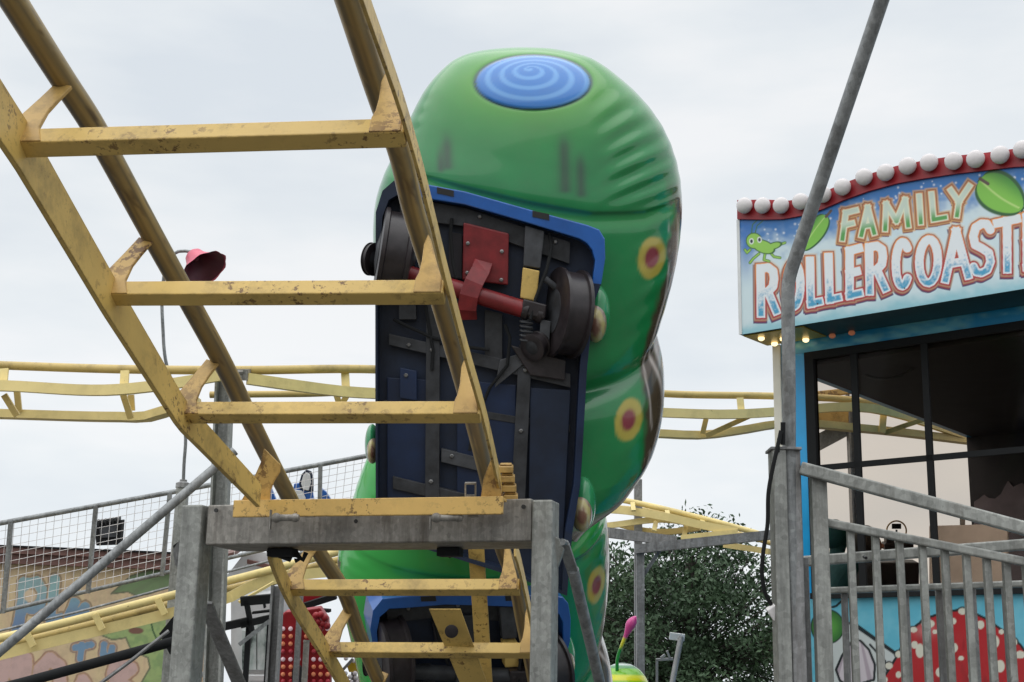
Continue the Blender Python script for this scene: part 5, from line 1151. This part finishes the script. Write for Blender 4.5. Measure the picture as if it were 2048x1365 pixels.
# ------------------------------------------------------------------ tree
def tree(cx_, cy_, d, rx, rz, n_cl, per, label, seed, leaf=.07, low=0.0):
    g = np.random.default_rng(seed); c = U(cx_, cy_, d); root = thing('tree', (c[0], c[1], 0), label, 'tree')
    tk = MB(); H = c[2]
    tk.sweep([(c[0], c[1], 0), (c[0]+.05, c[1], H*.4), (c[0]-.05, c[1], H*.8), (c[0], c[1], H+rz*.7)], [(.16*math.cos(a_), .16*math.sin(a_)) for a_ in np.linspace(0, 2*math.pi, 9)[:-1]], (0, 1, 0))
    cl = []
    while len(cl) < n_cl:
        p = g.uniform(-1, 1, 3); rr_ = np.linalg.norm(p)
        if rr_ < 1 and g.random() < .25+.75*rr_: cl.append(p*(1+.08*float(np.clip(g.standard_normal(), -1.5, 1.2))))
    cl = np.array(cl); 
    vs, fs = [], []
    for q in cl:
        # tiers: outer clumps are drawn into horizontal sprays
        cc = c+q*np.array([rx, rx, rz]); out = np.array([q[0], q[1], -.1]); out /= np.linalg.norm(out)+1e-6
        tk.tube([c+np.array([0, 0, (q[2]-.35)*rz*.8])+out*.1, c+q*np.array([rx, rx, rz])*.6+np.array([0, 0, -.1]), cc], .016, 4)
        n_ = int(per*g.uniform(.5, 1.4)); sz = rx*.15*g.uniform(.5, 1.7)
        for k in range(n_):
            a_, b_ = g.normal(0, 1), g.normal(0, .6)
            p = cc+out*a_*sz*1.0+np.cross(out, zU)*b_*sz+zU*(g.normal(0, .30)*sz-.10*abs(a_)*sz)
            u = g.normal(0, 1, 3); u /= np.linalg.norm(u); w = np.cross(u, g.normal(0, 1, 3)); w /= np.linalg.norm(w); L = leaf*g.uniform(.5, 1.35)
            i0 = len(vs); vs += [p-u*L, p+w*L*.45, p+u*L, p-w*L*.45]; fs.append((i0, i0+1, i0+2, i0+3))
    tk.build('trunk', 'bark', root, smooth=True)
    m = MB(); m.v = [tuple(q) for q in vs]; m.f = fs; me = m.build('crown', 'leaf', root)
    return root
tree(1385, 1298, 34, 2.75, 3.0, 360, 130, 'dark green leafy tree filling the gap between the green car and the booth post', 5, .07)
tree(1225, 1340, 37, 2.0, 3.3, 190, 110, 'second dark tree mass standing left behind the tree by the slender grey post', 8, .075)
# ------------------------------------------------------------------ ground, sky, light
gm, nt, b = newmat('worn_asphalt'); nt.links.new(ramp(nt, noise(nt, 2.5, 8, .7), [(.3, (.07, .067, .062)), (.7, (.13, .125, .115))]), b.inputs['Base Color']); b.inputs['Roughness'].default_value = .9; M['ground'] = gm
g = MB(); g.v = [(-1200, -1200, 0), (1200, -1200, 0), (1200, 1200, 0), (-1200, 1200, 0)]; g.f = [(0, 1, 2, 3)]
tag(g.build('ground', 'ground'), None, None, None, 'structure')
w = bpy.data.worlds.new('World'); scn.world = w; w.use_nodes = True; nt = w.node_tree; nt.nodes.clear()
out = N(nt, 'ShaderNodeOutputWorld'); bg = N(nt, 'ShaderNodeBackground'); bg.inputs['Strength'].default_value = .1
sky = N(nt, 'ShaderNodeTexSky'); sky.sky_type = 'NISHITA'; sky.sun_disc = False
SUN_EL, SUN_AZ = R(66), R(-140)       # azimuth measured from +Y towards +X
sky.sun_elevation = SUN_EL; sky.sun_rotation = SUN_AZ; sky.air_density = 1.2; sky.dust_density = 2.5
tc = N(nt, 'ShaderNodeTexCoord'); mp = N(nt, 'ShaderNodeMapping'); mp.inputs['Scale'].default_value = (1, 1, 3.2)
nt.links.new(tc.outputs['Generated'], mp.inputs['Vector'])
nz_ = N(nt, 'ShaderNodeTexNoise'); nz_.inputs['Scale'].default_value = 3.4; nz_.inputs['Detail'].default_value = 5; nz_.inputs['Roughness'].default_value = .5
nt.links.new(mp.outputs['Vector'], nz_.inputs['Vector'])
cr = ramp(nt, nz_.outputs['Fac'], [(.34, (7.5, 8.05, 8.6)), (.5, (8.5, 8.9, 9.2)), (.62, (9.35, 9.5, 9.65))])
sx = N(nt, 'ShaderNodeSeparateXYZ'); nt.links.new(tc.outputs['Generated'], sx.inputs[0])
mr1 = N(nt, 'ShaderNodeMapRange'); mr1.inputs['From Min'].default_value = .5; mr1.inputs['From Max'].default_value = 1.0; mr1.inputs['To Min'].default_value = 1.0; mr1.inputs['To Max'].default_value = 1.9
nt.links.new(sx.outputs['Z'], mr1.inputs['Value'])
mr2 = N(nt, 'ShaderNodeMapRange'); mr2.inputs['From Min'].default_value = .02; mr2.inputs['From Max'].default_value = .30; mr2.inputs['To Min'].default_value = 1.08; mr2.inputs['To Max'].default_value = 1.0
nt.links.new(sx.outputs['Z'], mr2.inputs['Value'])
mm = N(nt, 'ShaderNodeMath'); mm.operation = 'MULTIPLY'; nt.links.new(mr1.outputs[0], mm.inputs[0]); nt.links.new(mr2.outputs[0], mm.inputs[1])
vm = N(nt, 'ShaderNodeVectorMath'); vm.operation = 'SCALE'; nt.links.new(cr, vm.inputs[0]); nt.links.new(mm.outputs[0], vm.inputs['Scale'])
c = mix(nt, .93, sky.outputs[0], vm.outputs[0]); nt.links.new(c, bg.inputs['Color']); nt.links.new(bg.outputs[0], out.inputs[0])
sd = bpy.data.lights.new('sun', 'SUN'); so = bpy.data.objects.new('sun', sd); COL.objects.link(so)
sd.energy = 1.3; sd.angle = R(100); sd.color = (1, .97, .92)
dirn = Vector((math.sin(SUN_AZ)*math.cos(SUN_EL), math.cos(SUN_AZ)*math.cos(SUN_EL), math.sin(SUN_EL)))
so.rotation_euler = dirn.to_track_quat('Z', 'Y').to_euler(); so.location = (0, 0, 30)
scn.view_settings.view_transform = 'Standard'; scn.view_settings.look = 'None'; scn.view_settings.exposure = 0; scn.view_settings.gamma = 1
